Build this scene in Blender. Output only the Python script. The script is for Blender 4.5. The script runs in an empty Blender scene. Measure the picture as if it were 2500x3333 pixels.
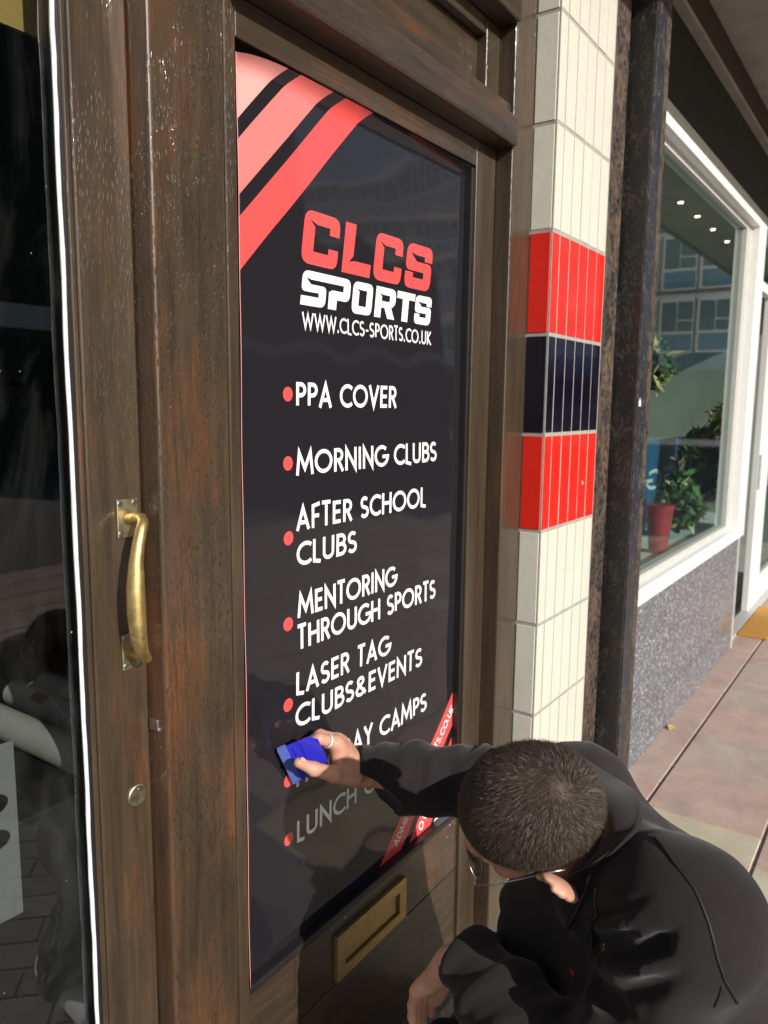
import bpy, bmesh, math, random
import numpy as np
from mathutils import Vector, Matrix
from mathutils.geometry import tessellate_polygon
rnd = random.Random(7)
npr = np.random.default_rng(7)
SC = bpy.context.scene
COL = SC.collection
R = math.radians

# ------------------------------------------------------------------ camera
cam_d = bpy.data.cameras.new('camera'); cam = bpy.data.objects.new('camera', cam_d); COL.objects.link(cam)
cr, cu, cf = Vector((0.5733, -0.8193, 0.0108)), Vector((0.1083, 0.0888, 0.9901)), Vector((0.8121, 0.5665, -0.1397))
m = Matrix.Identity(4)
for i in range(3):
    m[i][0], m[i][1], m[i][2] = cr[i], cu[i], -cf[i]
m[2][3] = 1.5
cam.matrix_world = m
cam_d.sensor_fit = 'VERTICAL'; cam_d.sensor_height = 36; cam_d.lens = 27.035
cam_d.clip_start = 0.02; cam_d.clip_end = 500
cam_d.dof.use_dof = True; cam_d.dof.focus_distance = 1.3; cam_d.dof.aperture_fstop = 5.6
SC.camera = cam
# ------------------------------------------------------------------ light
SUN_AZ, SUN_EL = 17.0, 24.0            # the sun stands behind the viewer, a little to the left
w = bpy.data.worlds.new('World'); SC.world = w; w.use_nodes = True
nt = w.node_tree; nt.nodes.clear()
sky = nt.nodes.new('ShaderNodeTexSky'); sky.sky_type = 'NISHITA'; sky.sun_disc = False
sky.sun_elevation = R(SUN_EL); sky.sun_rotation = R(180 + SUN_AZ)
bg = nt.nodes.new('ShaderNodeBackground'); bg.inputs[1].default_value = 0.10
wo = nt.nodes.new('ShaderNodeOutputWorld'); nt.links.new(sky.outputs[0], bg.inputs[0]); nt.links.new(bg.outputs[0], wo.inputs[0])
sd = bpy.data.lights.new('sun', 'SUN'); sd.energy = 5.0; sd.angle = R(0.53); sd.color = (1, .95, .87)
sun = bpy.data.objects.new('sun', sd); COL.objects.link(sun)
sdir = Vector((math.sin(R(SUN_AZ)) * math.cos(R(SUN_EL)), math.cos(R(SUN_AZ)) * math.cos(R(SUN_EL)), -math.sin(R(SUN_EL))))
sun.rotation_euler = sdir.to_track_quat('-Z', 'Y').to_euler()
SC.view_settings.view_transform = 'Standard'; SC.view_settings.look = 'None'
SC.view_settings.exposure = 0.0; SC.view_settings.gamma = 1

# ------------------------------------------------------------------ materials
class N:
    """tiny node builder"""
    def __init__(s, name):
        s.m = bpy.data.materials.new(name); s.m.use_nodes = True
        s.t = s.m.node_tree; s.p = s.t.nodes['Principled BSDF']; s.o = s.t.nodes['Material Output']
    def n(s, typ, **kw):
        x = s.t.nodes.new('ShaderNode' + typ)
        for k, v in kw.items(): setattr(x, k, v)
        return x
    def l(s, a, b): s.t.links.new(a, b)
    def coord(s, scale=(1, 1, 1), kind='Object'):
        c = s.n('TexCoord'); mp = s.n('Mapping'); mp.inputs['Scale'].default_value = scale
        s.l(c.outputs[kind], mp.inputs[0]); return mp.outputs[0]
    def noise(s, vec, scale, detail=4, rough=.55, dist=0):
        x = s.n('TexNoise'); x.inputs['Scale'].default_value = scale; x.inputs['Detail'].default_value = detail
        x.inputs['Roughness'].default_value = rough; x.inputs['Distortion'].default_value = dist
        s.l(vec, x.inputs['Vector']); return x.outputs['Fac']
    def ramp(s, fac, stops):
        x = s.n('ValToRGB'); e = x.color_ramp.elements
        while len(e) < len(stops): e.new(.5)
        for i, (p, c) in enumerate(stops):
            e[i].position = p; e[i].color = (c, c, c, 1) if isinstance(c, (int, float)) else (*c, 1)
        s.l(fac, x.inputs[0]); return x.outputs[0]
    def mix(s, fac, a, b, typ='MIX'):
        x = s.n('MixRGB', blend_type=typ)
        for i, v in ((0, fac), (1, a), (2, b)):
            if isinstance(v, (int, float)): x.inputs[i].default_value = v
            elif isinstance(v, tuple): x.inputs[i].default_value = (*v, 1)
            else: s.l(v, x.inputs[i])
        return x.outputs[0]
    def math(s, op, a, b=0.0):
        x = s.n('Math', operation=op)
        for i, v in ((0, a), (1, b)):
            if isinstance(v, (int, float)): x.inputs[i].default_value = v
            else: s.l(v, x.inputs[i])
        return x.outputs[0]
    def bump(s, h, strength=.3, dist=.002):
        b = s.n('Bump'); b.inputs['Strength'].default_value = strength; b.inputs['Distance'].default_value = dist
        s.l(h, b.inputs['Height']); s.l(b.outputs[0], s.p.inputs['Normal'])
    def set(s, **kw):
        for k, v in kw.items():
            i = s.p.inputs[k.replace('_', ' ')]
            if isinstance(v, tuple): i.default_value = (*v, 1)
            elif isinstance(v, (int, float)): i.default_value = v
            else: s.l(v, i)
        return s

def plain(name, col, rough=.5, metal=0, var=.12, scale=30, bump=.0, spec=.5, coat=0):
    b = N(name); v = b.coord()
    f = b.noise(v, scale, 5)
    c = b.mix(b.ramp(f, [(.3, 1 - var), (.7, 1 + var)]), (0, 0, 0), col, 'MIX')
    lo = tuple(x * (1 - var) for x in col); hi = tuple(min(1, x * (1 + var)) for x in col)
    c = b.ramp(f, [(.32, lo), (.68, hi)])
    b.set(Base_Color=c, Roughness=rough, Metallic=metal)
    b.p.inputs['Specular IOR Level'].default_value = spec
    b.p.inputs['Coat Weight'].default_value = coat
    if bump: b.bump(b.noise(v, scale * 6, 3), bump, .001)
    return b.m

def wood(name, axis='z', pores=.5, tone=1.0, figure=False, redder=0.0):
    """old dark varnished hardwood: long grain, reddish wear, pores that glint through the varnish"""
    b = N(name)
    sc = {'z': (1, 1, .06), 'x': (.06, 1, 1)}[axis]
    v = b.coord(sc); v0 = b.coord((1, 1, .35) if axis == 'z' else (.35, 1, 1))
    grain = b.noise(v, 55, 6, .6, .4)
    fine = b.noise(v, 420, 3, .6)
    patch = b.noise(v0, 7, 5, .62)
    olive = (.078 * tone, .053 * tone, .031 * tone); dark = (.026 * tone, .018 * tone, .012 * tone); red = (.150 * tone, .058 * tone, .022 * tone)
    c = b.mix(b.ramp(grain, [(.30, 0.15), (.72, 1.)]), dark, olive)
    wear = b.math('MULTIPLY', b.ramp(patch, [(.50 - redder, 0.), (.68 - redder, .85)]), b.ramp(b.noise(v, 130, 4, .7), [(.38 - redder, 0.), (.60 - redder, 1.)]))
    c = b.mix(wear, c, red)
    c = b.mix(b.ramp(fine, [(.35, .35), (.6, 0.)]), c, dark)
    # pores: short lengthwise dashes
    vp = b.coord((1, 1, .10) if axis == 'z' else (.10, 1, 1))
    po = b.n('TexVoronoi'); po.inputs['Scale'].default_value = 520; b.l(vp, po.inputs['Vector'])
    dens = b.ramp(b.noise(v0, 9, 4), [(.42, 0.), (.62, 1.)])
    if figure:
        # flame figure: nested arches along the board
        cx = b.n('TexCoord'); sp = b.n('SeparateXYZ'); b.l(cx.outputs['Object'], sp.inputs[0])
        u = b.math('ADD', b.math('SUBTRACT', sp.outputs[0], .790), b.math('MULTIPLY', b.math('SUBTRACT', b.noise(v0, 6, 2), .5), .03))
        arch = b.math('SUBTRACT', b.math('MULTIPLY', sp.outputs[2], 70.0), b.math('MULTIPLY', b.math('MULTIPLY', u, u), 5200.0))
        arch = b.math('ADD', arch, b.math('MULTIPLY', b.noise(v0, 10, 3), 5.0))
        saw = b.math('FRACT', arch)
        arc = b.ramp(saw, [(.0, 1.), (.28, .0), (.80, .0), (1., 1.)])
        edge = b.ramp(b.math('ABSOLUTE', u), [(.018, 1.), (.045, .0)])
        dens = b.math('MAXIMUM', b.math('MULTIPLY', arc, edge), b.math('MULTIPLY', dens, .75))
    pit = b.math('MULTIPLY', b.ramp(po.outputs['Distance'], [(.14, 1.), (.30, 0.)]), dens)
    c = b.mix(b.math('MULTIPLY', pit, .6), c, (.012, .008, .006))
    b.set(Base_Color=c, Roughness=b.ramp(patch, [(.3, .30), (.7, .44)]))
    b.p.inputs['Coat Weight'].default_value = .6; b.p.inputs['Coat Roughness'].default_value = .09
    h = b.math('ADD', b.math('MULTIPLY', fine, .25), b.math('MULTIPLY', b.noise(v0, 22, 3), .5))
    b.bump(h, .55, .0012)
    b1 = b.p.inputs['Normal'].links[0].from_node
    b2 = b.n('Bump'); b2.inputs['Strength'].default_value = min(1, pores * 1.3); b2.inputs['Distance'].default_value = .0024 if figure else .0015
    b.l(b.math('SUBTRACT', 1., pit), b2.inputs['Height']); b.l(b1.outputs[0], b2.inputs['Normal']); b.l(b2.outputs[0], b.p.inputs['Normal']); b.l(b2.outputs[0], b.p.inputs['Coat Normal'])
    return b.m

def rust_mat(name, dark=(.020, .020, .024), rust=(.125, .085, .055), lo=.44, hi=.57):
    b = N(name); v = b.coord((1, 1, .6))
    a = b.noise(v, 24, 9, .75, .4); g = b.noise(v, 110, 5, .75)
    f = b.ramp(b.math('ADD', b.math('MULTIPLY', a, .55), b.math('MULTIPLY', g, .45)), [(lo, 0.), (hi, 1.)])
    red = b.mix(b.ramp(b.noise(v, 3, 3), [(.50, 0.), (.72, 1.)]), rust, (rust[0] * .9, rust[1] * .6, rust[2] * .5))
    c = b.mix(f, dark, red)
    c = b.mix(b.ramp(b.noise(v, 160, 4), [(.62, 0.), (.75, .5)]), c, (.16, .14, .12))
    b.set(Base_Color=c, Roughness=b.ramp(f, [(0, .38), (1, .75)]))
    b.bump(b.math('ADD', f, b.math('MULTIPLY', g, .6)), .45, .0015)
    return b.m

def glass_mat(name, tint=(.93, .95, .94), refl=1.0, dirt=0.0):
    b = N(name); t = b.t; t.nodes.remove(b.p)
    tr = b.n('BsdfTransparent'); tr.inputs[0].default_value = (*tint, 1)
    gl = b.n('BsdfGlossy'); gl.inputs['Roughness'].default_value = .004
    fr = b.n('Fresnel'); fr.inputs[0].default_value = 1.52
    mx = b.n('MixShader'); ge = b.n('NewGeometry'); b.l(b.math('MULTIPLY', b.math('MINIMUM', b.math('MULTIPLY', fr.outputs[0], 1.7 * refl), 1.), b.math('SUBTRACT', 1.0, ge.outputs['Backfacing'])), mx.inputs[0]); b.l(tr.outputs[0], mx.inputs[1]); b.l(gl.outputs[0], mx.inputs[2])
    out = mx.outputs[0]
    if dirt:
        v = b.coord((1, 1, .5)); df = b.n('BsdfDiffuse'); df.inputs[0].default_value = (.75, .77, .8, 1)
        sm = b.ramp(b.noise(v, 6, 7, .7, 1.2), [(.48, 0.), (.75, .022 * dirt)])
        vo = b.n('TexVoronoi'); vo.inputs['Scale'].default_value = 42; b.l(b.coord((1, 1, .7)), vo.inputs['Vector'])
        sc_ = b.n('SeparateColor'); b.l(vo.outputs['Color'], sc_.inputs[0]); spk = b.math('MULTIPLY', b.ramp(vo.outputs['Distance'], [(.02, .6), (.045, 0.)]), b.ramp(sc_.outputs[0], [(.55, 0.), (.9, 1.)]))
        f = b.math('MAXIMUM', sm, spk)
        m2 = b.n('MixShader'); b.l(f, m2.inputs[0]); b.l(out, m2.inputs[1]); b.l(df.outputs[0], m2.inputs[2]); out = m2.outputs[0]
    b.l(out, b.o.inputs[0]); return b.m

def film_mat(name, col, rough=.10, spec=.5):
    b = N(name); v = b.coord((1, 1, 1))
    b.set(Base_Color=col, Roughness=rough); b.p.inputs['Specular IOR Level'].default_value = spec
    b.bump(b.noise(v, 5.5, 2, .4), .25, .004)
    return b.m

def fabric(name, col, sheen=.35, rough=.85, nap=1200, wrinkle=False):
    b = N(name); v = b.coord()
    f = b.noise(v, 14, 4); g = b.noise(v, nap, 2)
    c = b.ramp(b.math('ADD', b.math('MULTIPLY', f, .5), b.math('MULTIPLY', g, .5)), [(.3, tuple(x * .75 for x in col)), (.7, tuple(x * 1.25 for x in col))])
    b.set(Base_Color=c, Roughness=rough); b.p.inputs['Sheen Weight'].default_value = sheen; b.p.inputs['Sheen Roughness'].default_value = .5
    b.p.inputs['Specular IOR Level'].default_value = .14
    b.bump(b.math('ADD', g, b.math('MULTIPLY', f, .3)), .35, .0006)
    b1 = b.p.inputs['Normal'].links[0].from_node; b2 = b.n('Bump'); b2.inputs['Strength'].default_value = .55; b2.inputs['Distance'].default_value = .006
    rg_ = b.math('ABSOLUTE', b.math('SUBTRACT', b.noise(v, 11, 3, .5, .8), .5)); b.l(b.ramp(rg_, [(.0, 0.), (.14, 1.)]), b2.inputs['Height'])
    if wrinkle: b.l(b2.outputs[0], b1.inputs['Normal'])
    return b.m

M = {}
M['wood'] = wood('dark_wood_upright', 'z', .28, 1.0, False, -.025)
M['woodx'] = wood('dark_wood_level', 'x', .25, .9)
M['board'] = wood('figured_board', 'z', 1.0, .95, True, .038)
M['oldwood'] = wood('worn_wood', 'z', .4, 1.25)
M['bead'] = plain('white_bead', (.70, .75, .82), .25, bump=.2)
M['blackbead'] = plain('black_bead', (.018, .017, .018), .35)
M['glass'] = glass_mat('door_glass', (.74, .76, .75), 1.75, .8)
M['shopglass'] = glass_mat('shop_glass', (.80, .90, .87), .62)
M['brass'] = None
def brass(name, col, rough):
    b = N(name); v = b.coord()
    c = b.ramp(b.noise(v, 60, 6, .7), [(.35, tuple(x * .78 for x in col)), (.65, col)])
    b.set(Base_Color=c, Metallic=1.0, Roughness=b.ramp(b.noise(v, 90, 5), [(.3, rough), (.7, rough + .15)]))
    b.bump(b.noise(v, 260, 4), .15, .0006); return b.m
M['brass'] = brass('handle_brass', (.74, .56, .24), .40)
M['oldbrass'] = brass('plate_brass', (.56, .49, .33), .36)
M['letterbrass'] = brass('letter_plate_brass', (.62, .46, .20), .42)
M['steel'] = brass('steel', (.55, .55, .53), .28)
M['film'] = film_mat('black_film', (.0165, .0150, .0185), .06, .55)
M['fred'] = film_mat('red_print', (.80, .085, .085), .10)
M['fpale'] = film_mat('glare_red_print', (.86, .36, .34), .12)  # the red print with sky glare painted in as a paler tone
M['fmid'] = film_mat('half_glare_red_print', (.84, .19, .18), .12)  # same red, a weaker glare painted into the colour
M['fwhite'] = film_mat('white_print', (.84, .85, .88), .12)
def tile(name, col, rough=.10):
    b = N(name); v = b.coord()
    c = b.ramp(b.noise(v, 5, 3), [(.35, tuple(x * .95 for x in col)), (.65, col)])
    fine = b.ramp(b.noise(v, 60, 5, .7), [(.45, 1.), (.75, .90)])
    c = b.mix(1., c, fine, 'MULTIPLY')
    b.set(Base_Color=c, Roughness=b.ramp(b.noise(v, 9, 5, .6), [(.3, rough * .7), (.7, rough * 1.9)])); b.bump(b.noise(v, 11, 3), .22, .004); return b.m
M['cream'] = tile('cream_glaze', (.67, .66, .575), .12)
M['tred'] = tile('red_glaze', (.72, .022, .012), .10)
M['navy'] = tile('navy_glaze', (.007, .005, .015), .07)
M['grout'] = plain('grout', (.34, .325, .295), .9, scale=60, bump=.3)
M['rust'] = rust_mat('rusty_black_paint')
M['rustdark'] = rust_mat('rusty_web', (.018, .017, .017), (.080, .060, .045), .50, .64)
M['rustblue'] = rust_mat('rusty_face', (.020, .022, .030), (.125, .100, .075), .50, .64)
M['white'] = plain('white_frame', (.80, .81, .80), .35, var=.03)
M['alu'] = plain('grey_aluminium', (.50, .50, .48), .40, var=.06)
M['fascia'] = plain('black_fascia', (.012, .011, .010), .6)
M['soffit'] = plain('grey_soffit', (.34, .32, .29), .8, scale=8)
M['brownbeam'] = plain('brown_beam', (.045, .030, .022), .6)
M['black'] = plain('black_rubber', (.012, .012, .013), .6)
M['red'] = plain('red_logo', (.6, .03, .02), .6)

def terrazzo():
    b = N('grey_terrazzo'); v = b.coord()
    vo = b.n('TexVoronoi'); vo.inputs['Scale'].default_value = 110; b.l(v, vo.inputs['Vector'])
    sp = b.n('SeparateColor'); b.l(vo.outputs['Color'], sp.inputs[0])
    c = b.ramp(sp.outputs[0], [(.0, (.075, .085, .105)), (.55, (.13, .145, .175)), (.85, (.19, .205, .235)), (.97, (.42, .43, .45))])
    b.set(Base_Color=c, Roughness=.12); return b.m
M['terrazzo'] = terrazzo()

def skin():
    b = N('skin'); v = b.coord()
    f = b.noise(v, 34, 6, .65); g = b.noise(v, 700, 3)
    c = b.ramp(f, [(.3, (.50, .23, .16)), (.7, (.66, .37, .26))])
    b.set(Base_Color=c, Roughness=.48); b.p.inputs['Subsurface Weight'].default_value = .12
    b.p.inputs['Subsurface Radius'].default_value = (.012, .004, .002); b.p.inputs['Subsurface Scale'].default_value = .5
    b.bump(b.math('ADD', b.math('MULTIPLY', g, .5), b.noise(v, 120, 4, .7)), .30, .0008); return b.m
M['skin'] = skin()
M['nail'] = plain('nail', (.62, .37, .30), .25)
M['jacket'] = fabric('black_softshell', (.0205, .0175, .0178), .12, .95, 900)
M['trousers'] = fabric('black_trousers', (.006, .006, .007), .06)
M['stripe'] = plain('pale_blue_stripe', (.45, .50, .62), .7)
M['shoe'] = plain('white_shoe', (.62, .62, .60), .6)
M['hair'] = None
hb = N('dark_hair'); hb.set(Base_Color=(.060, .044, .033), Roughness=.44); hb.p.inputs['Specular IOR Level'].default_value = .35
M['hair'] = hb.m
hb = N('hair_shadow'); hb.set(Base_Color=(.075, .052, .041), Roughness=.8); M['scalp'] = hb.m
M['blue'] = N('blue_plastic').set(Base_Color=(.028, .030, .52), Roughness=.22).m
M['felt'] = fabric('blue_felt', (.06, .10, .42), .6, .95, 500)
M['paper'] = plain('grey_paper', (.78, .76, .72), .6, var=.05)
M['sheet'] = plain('white_sheet', (.30, .31, .33), .6, var=.03)
M['ink'] = plain('black_ink', (.012, .012, .012), .5)
M['rolllabel'] = plain('red_label', (.5, .06, .05), .5)
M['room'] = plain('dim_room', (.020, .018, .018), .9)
M['roomlight'] = plain('shop_room', (.30, .33, .30), .8, var=.1, scale=3)
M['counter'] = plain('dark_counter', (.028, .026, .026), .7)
M['yellow'] = plain('yellow_blind', (.62, .44, .13), .8, scale=200)
M['mat'] = plain('coir', (.55, .27, .05), .95, scale=120, bump=.6, var=.25)
M['leaf'] = plain('leaf_green', (.095, .17, .045), .5, var=.4, scale=20)
M['dryleaf'] = plain('dry_leaf', (.62, .46, .27), .7, var=.3, scale=20)
M['potred'] = plain('red_pot', (.50, .05, .06), .35, var=.25, scale=12)
M['signblue'] = plain('blue_sign', (.035, .11, .25), .4)
M['letter'] = plain('sign_white', (.62, .66, .68), .5)

# ------------------------------------------------------------------ mesh helpers
class MB:
    def __init__(s): s.v = []; s.f = []; s.mi = []; s.cur = 0
    def poly(s, pts):
        i = len(s.v); s.v += [tuple(p) for p in pts]; s.f.append(tuple(range(i, i + len(pts)))); s.mi.append(s.cur)
    def box(s, x0, x1, y0, y1, z0, z1):
        i = len(s.v)
        s.v += [(x, y, z) for z in (z0, z1) for y in (y0, y1) for x in (x0, x1)]
        for q in ((0, 2, 3, 1), (4, 5, 7, 6), (0, 1, 5, 4), (2, 6, 7, 3), (0, 4, 6, 2), (1, 3, 7, 5)):
            s.f.append(tuple(i + k for k in q)); s.mi.append(s.cur)
    def tube(s, pts, rad, n=10, cap=True):
        pts = [Vector(p) for p in pts]; rr = rad if isinstance(rad, (list, tuple)) else [rad] * len(pts)
        i0 = len(s.v); up = Vector((0, 0, 1))
        for k, p in enumerate(pts):
            d = (pts[min(k + 1, len(pts) - 1)] - pts[max(k - 1, 0)]).normalized()
            if k == 0: a = d.cross(up if abs(d.z) < .95 else Vector((1, 0, 0))).normalized()
            else: a = (a - d * a.dot(d)).normalized()
            b = a.cross(d)
            r_ = rr[k]; ra, rb = r_ if isinstance(r_, tuple) else (r_, r_)
            for j in range(n):
                t = 2 * math.pi * j / n; q = p + a * (ra * math.cos(t)) + b * (rb * math.sin(t)); s.v.append(tuple(q))
        for k in range(len(pts) - 1):
            for j in range(n):
                a = i0 + k * n + j; b = i0 + k * n + (j + 1) % n
                s.f.append((a, b, b + n, a + n)); s.mi.append(s.cur)
        if cap:
            s.f.append(tuple(i0 + j for j in range(n))[::-1]); s.mi.append(s.cur)
            e = i0 + (len(pts) - 1) * n; s.f.append(tuple(e + j for j in range(n))); s.mi.append(s.cur)
    def disc(s, c, ax, r0, h, n=24):
        c = Vector(c); ax = Vector(ax).normalized(); s.tube([c, c + ax * h * .7, c + ax * h], [r0, r0, r0 * .9], n)
    def build(s, name, mats, parent=None, bevel=0, smooth=False, seg=2):
        me = bpy.data.meshes.new(name); me.from_pydata(s.v, [], s.f)
        if not isinstance(mats, (list, tuple)): mats = [mats]
        for x in mats: me.materials.append(x)
        me.polygons.foreach_set('material_index', s.mi)
        bm = bmesh.new(); bm.from_mesh(me)
        bmesh.ops.recalc_face_normals(bm, faces=bm.faces)
        if bevel:
            es = [e for e in bm.edges if len(e.link_faces) == 2 and e.calc_face_angle(0) > .6]
            bmesh.ops.bevel(bm, geom=es, offset=bevel, segments=seg, profile=.5, affect='EDGES', clamp_overlap=True)
        bm.to_mesh(me); bm.free()
        if smooth: me.polygons.foreach_set('use_smooth', [True] * len(me.polygons))
        o = bpy.data.objects.new(name, me); COL.objects.link(o)
        if parent: o.parent = parent; o.matrix_parent_inverse = Matrix.Translation(-parent.location)
        return o
def thing(name, label, cat, loc=(0, 0, 0), group=None):
    o = bpy.data.objects.new(name, None); COL.objects.link(o); o.location = loc; o.empty_display_size = .05
    return tag(o, label, cat, group)
def tag(o, label, cat, group=None, kind=None):
    if label: o['label'] = label
    if cat: o['category'] = cat
    if group: o['group'] = group
    if kind: o['kind'] = kind
    return o
def struct(o): o['kind'] = 'structure'; return o
def bx(name, mat, parent, *b, bevel=.0, seg=2):
    mb = MB()
    if isinstance(b[0], (int, float)): b = [b]
    for q in b: mb.box(*q)
    return mb.build(name, mat, parent, bevel, seg=seg)

# ------------------------------------------------------------------ ground
# slabs by the shops, dark block paving in front of the doors; one sheet
def ground():
    mb = MB(); mb.cur = 0
    mb.poly([(-60, -60, -.006), (90, -60, -.006), (90, 8, -.006), (-60, 8, -.006)])
    g = .0055
    y = .745 + .408
    rows = [y - .408 * k for k in range(0, 14)]
    for ri, y1 in enumerate(rows):
        y0 = y1 - .408; x = 2.02 - (.0 if ri % 2 else .2)
        off = [0, .0, .0][ri % 3]
        while x < 14:
            wdt = .405
            near = y1 < .8 and y1 > .3
            mb.cur = 2 if (ri == 1 and 2.4 < x + .2 < 2.8) or (ri == 2 and 2.0 < x + .2 < 2.6) or (ri > 2 and rnd.random() < .15) else (1 if rnd.random() < .7 else 3)
            a = (x + .003, y0 + g, 0); b = (x + wdt - .003, y1 - g, 0)
            e = .003; z = rnd.uniform(-.001, .001)
            i = len(mb.v)
            mb.v += [(a[0], a[1], -.005), (b[0], a[1], -.005), (b[0], b[1], -.005), (a[0], b[1], -.005), (a[0] + e, a[1] + e, z), (b[0] - e, a[1] + e, z), (b[0] - e, b[1] - e, z), (a[0] + e, b[1] - e, z)]
            for q in ((4, 5, 6, 7), (0, 1, 5, 4), (1, 2, 6, 5), (2, 3, 7, 6), (3, 0, 4, 7)): mb.f.append(tuple(i + k for k in q)); mb.mi.append(mb.cur)
            mb.cur = 6; mb.poly([(x - .003, y0 + .006, -.0035), (x + .003, y0 + .006, -.0035), (x + .003, y1 - .006, -.0035), (x - .003, y1 - .006, -.0035)])
            x += wdt
    # dark blocks, 45 degree bond, in front of the doors
    c45 = math.sqrt(.5)
    for i in range(-26, 27):
        for j in range(-14, 15):
            u0 = j * .205 + (.10 if i % 2 else 0); v0 = i * .105
            pts = [(u0 + .004, v0 + .004), (u0 + .201, v0 + .004), (u0 + .201, v0 + .101), (u0 + .004, v0 + .101)]
            P = [(.7 + (p - q) * c45, -.4 + (p + q) * c45) for p, q in pts]
            if max(p[0] for p in P) > 1.60 or max(p[1] for p in P) > .86 or min(p[1] for p in P) < -3.5 or min(p[0] for p in P) < -2: continue
            mb.cur = 4 if rnd.random() < .7 else 5
            z = rnd.uniform(-.0015, .001); mb.poly([(p[0], p[1], z) for p in P])
    def slab(name, col, var=.2):
        b = N(name); v = b.coord(); f = b.noise(v, 6, 6, .65); g_ = b.noise(v, 140, 4, .7)
        c = b.ramp(b.math('ADD', b.math('MULTIPLY', f, .65), b.math('MULTIPLY', g_, .35)), [(.34, tuple(x * (1 - var) for x in col)), (.66, tuple(x * (1 + var) for x in col))])
        c = b.mix(b.ramp(b.noise(v, 5, 6, .7), [(.52, 0.), (.70, .55)]), c, (col[0] * 1.25, col[1] * 1.38, col[2] * 1.42)); c = b.mix(b.ramp(b.noise(v, 9, 4, .6, .6), [(.58, 0.), (.72, .5)]), c, (col[0] * 1.12, col[1] * .80, col[2] * .70)); c = b.mix(b.ramp(b.noise(v, 330, 2), [(.66, 0.), (.74, .5)]), c, (.55, .50, .44))
        b.set(Base_Color=c, Roughness=.8); b.bump(b.math('ADD', g_, f), .5, .002); return b.m
    o = mb.build('pavement', [slab('pavement_joint', (.16, .14, .12)), slab('red_slab', (.46, .335, .285)), slab('buff_slab', (.52, .46, .34)), slab('brown_slab', (.44, .345, .30)),
                               slab('dark_block', (.105, .095, .088)), slab('grey_block', (.14, .125, .112)), slab('joint_sand', (.42, .37, .30))])
    struct(o)
ground()
# ------------------------------------------------------------------ timber shopfront
FY = .837          # face of jamb and transom
DF = bx  # alias
frame = thing('door_frame', 'dark varnished timber door frame with transom around both shop doors', 'door frame', (1.78, .9, 0))
bx('post', M['board'], frame, (.7033, .8395, .876, 1.0, 0, 3.08), bevel=.006, seg=4)
bx('jamb', M['wood'], frame, (1.7043, 1.8116, FY, 1.0, 0, 3.08), bevel=.004, seg=3)
TY = .8225
bx('transom', M['woodx'], frame, (.8425, 1.7040, TY, 1.0, 2.088, 2.152), bevel=.006, seg=3)
bx('sill_moulding', M['woodx'], frame, (.8425, 1.7038, .848, .995, 2.1523, 2.188), bevel=.003)
bx('panel', M['woodx'], frame, (.8425, 1.640, .902, .98, 2.1883, 2.353))
mo = MB()
mo.box(1.6403, 1.7038, .877, .995, 2.1883, 2.353); mo.box(.8425, 1.6400, .8775, .9017, 2.318, 2.353)
mo.build('panel_moulding', M['wood'], frame, .004, seg=3)
bx('head', M['woodx'], frame, (.8425, 1.704, TY, .995, 2.3533, 3.08), bevel=.006, seg=3)
bx('left_jamb', M['wood'], frame, (-.60, -.42, FY, 1.0, 0, 3.08), bevel=.004, seg=3).name = 'jamb'
bx('head_rail', M['woodx'], frame, (-.4198, .703, FY + .02, 1.0, 2.30, 3.08), bevel=.004)
bx('threshold', plain('step_stone', (.20, .185, .16), .8, var=.3, scale=70), frame, (-.4198, 1.704, .83, 1.0, .002, .045), bevel=.004)

# glazed left door
gd = thing('glazed_door', 'dark brown wooden glazed door with brass pull handle and white glazing bead', 'door', (.15, .93, .05))
LY = .915
bx('stile', M['wood'], gd, (.614, .7015, LY, .965, .06, 2.298), (-.418, -.33, LY, .965, .06, 2.298), bevel=.003, seg=3)
bx('rail', M['woodx'], gd, (-.3298, .6138, LY + .001, .963, .06, .22), (-.3298, .6138, LY + .001, .963, 2.19, 2.298), bevel=.003)
bx('moulding', M['wood'], gd, (.6060, .6137, .9175, .945, .2202, 2.1898), bevel=.002, seg=3)
bx('rebate', M['blackbead'], gd, (.6010, .6059, .923, .948, .2202, 2.1898))
# hand-laid white bead: slightly wavy strip
mb = MB(); pr = []
for k in range(60):
    z = .221 + (2.189 - .221) * k / 59; pr.append((.5985 + .0012 * math.sin(k * .9) * rnd.random() + .0015 * (k / 59 > .8) * rnd.random(), .9235, z))
mb.tube(pr, [(.0030 + rnd.uniform(-.0007, .0010), .0030) for _ in pr], 8)
mb.build('glazing_bead', M['bead'], gd, smooth=True)
bx('glass_pane', M['glass'], gd, (-.329, .6005, .936, .941, .2205, 2.1895))
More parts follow.
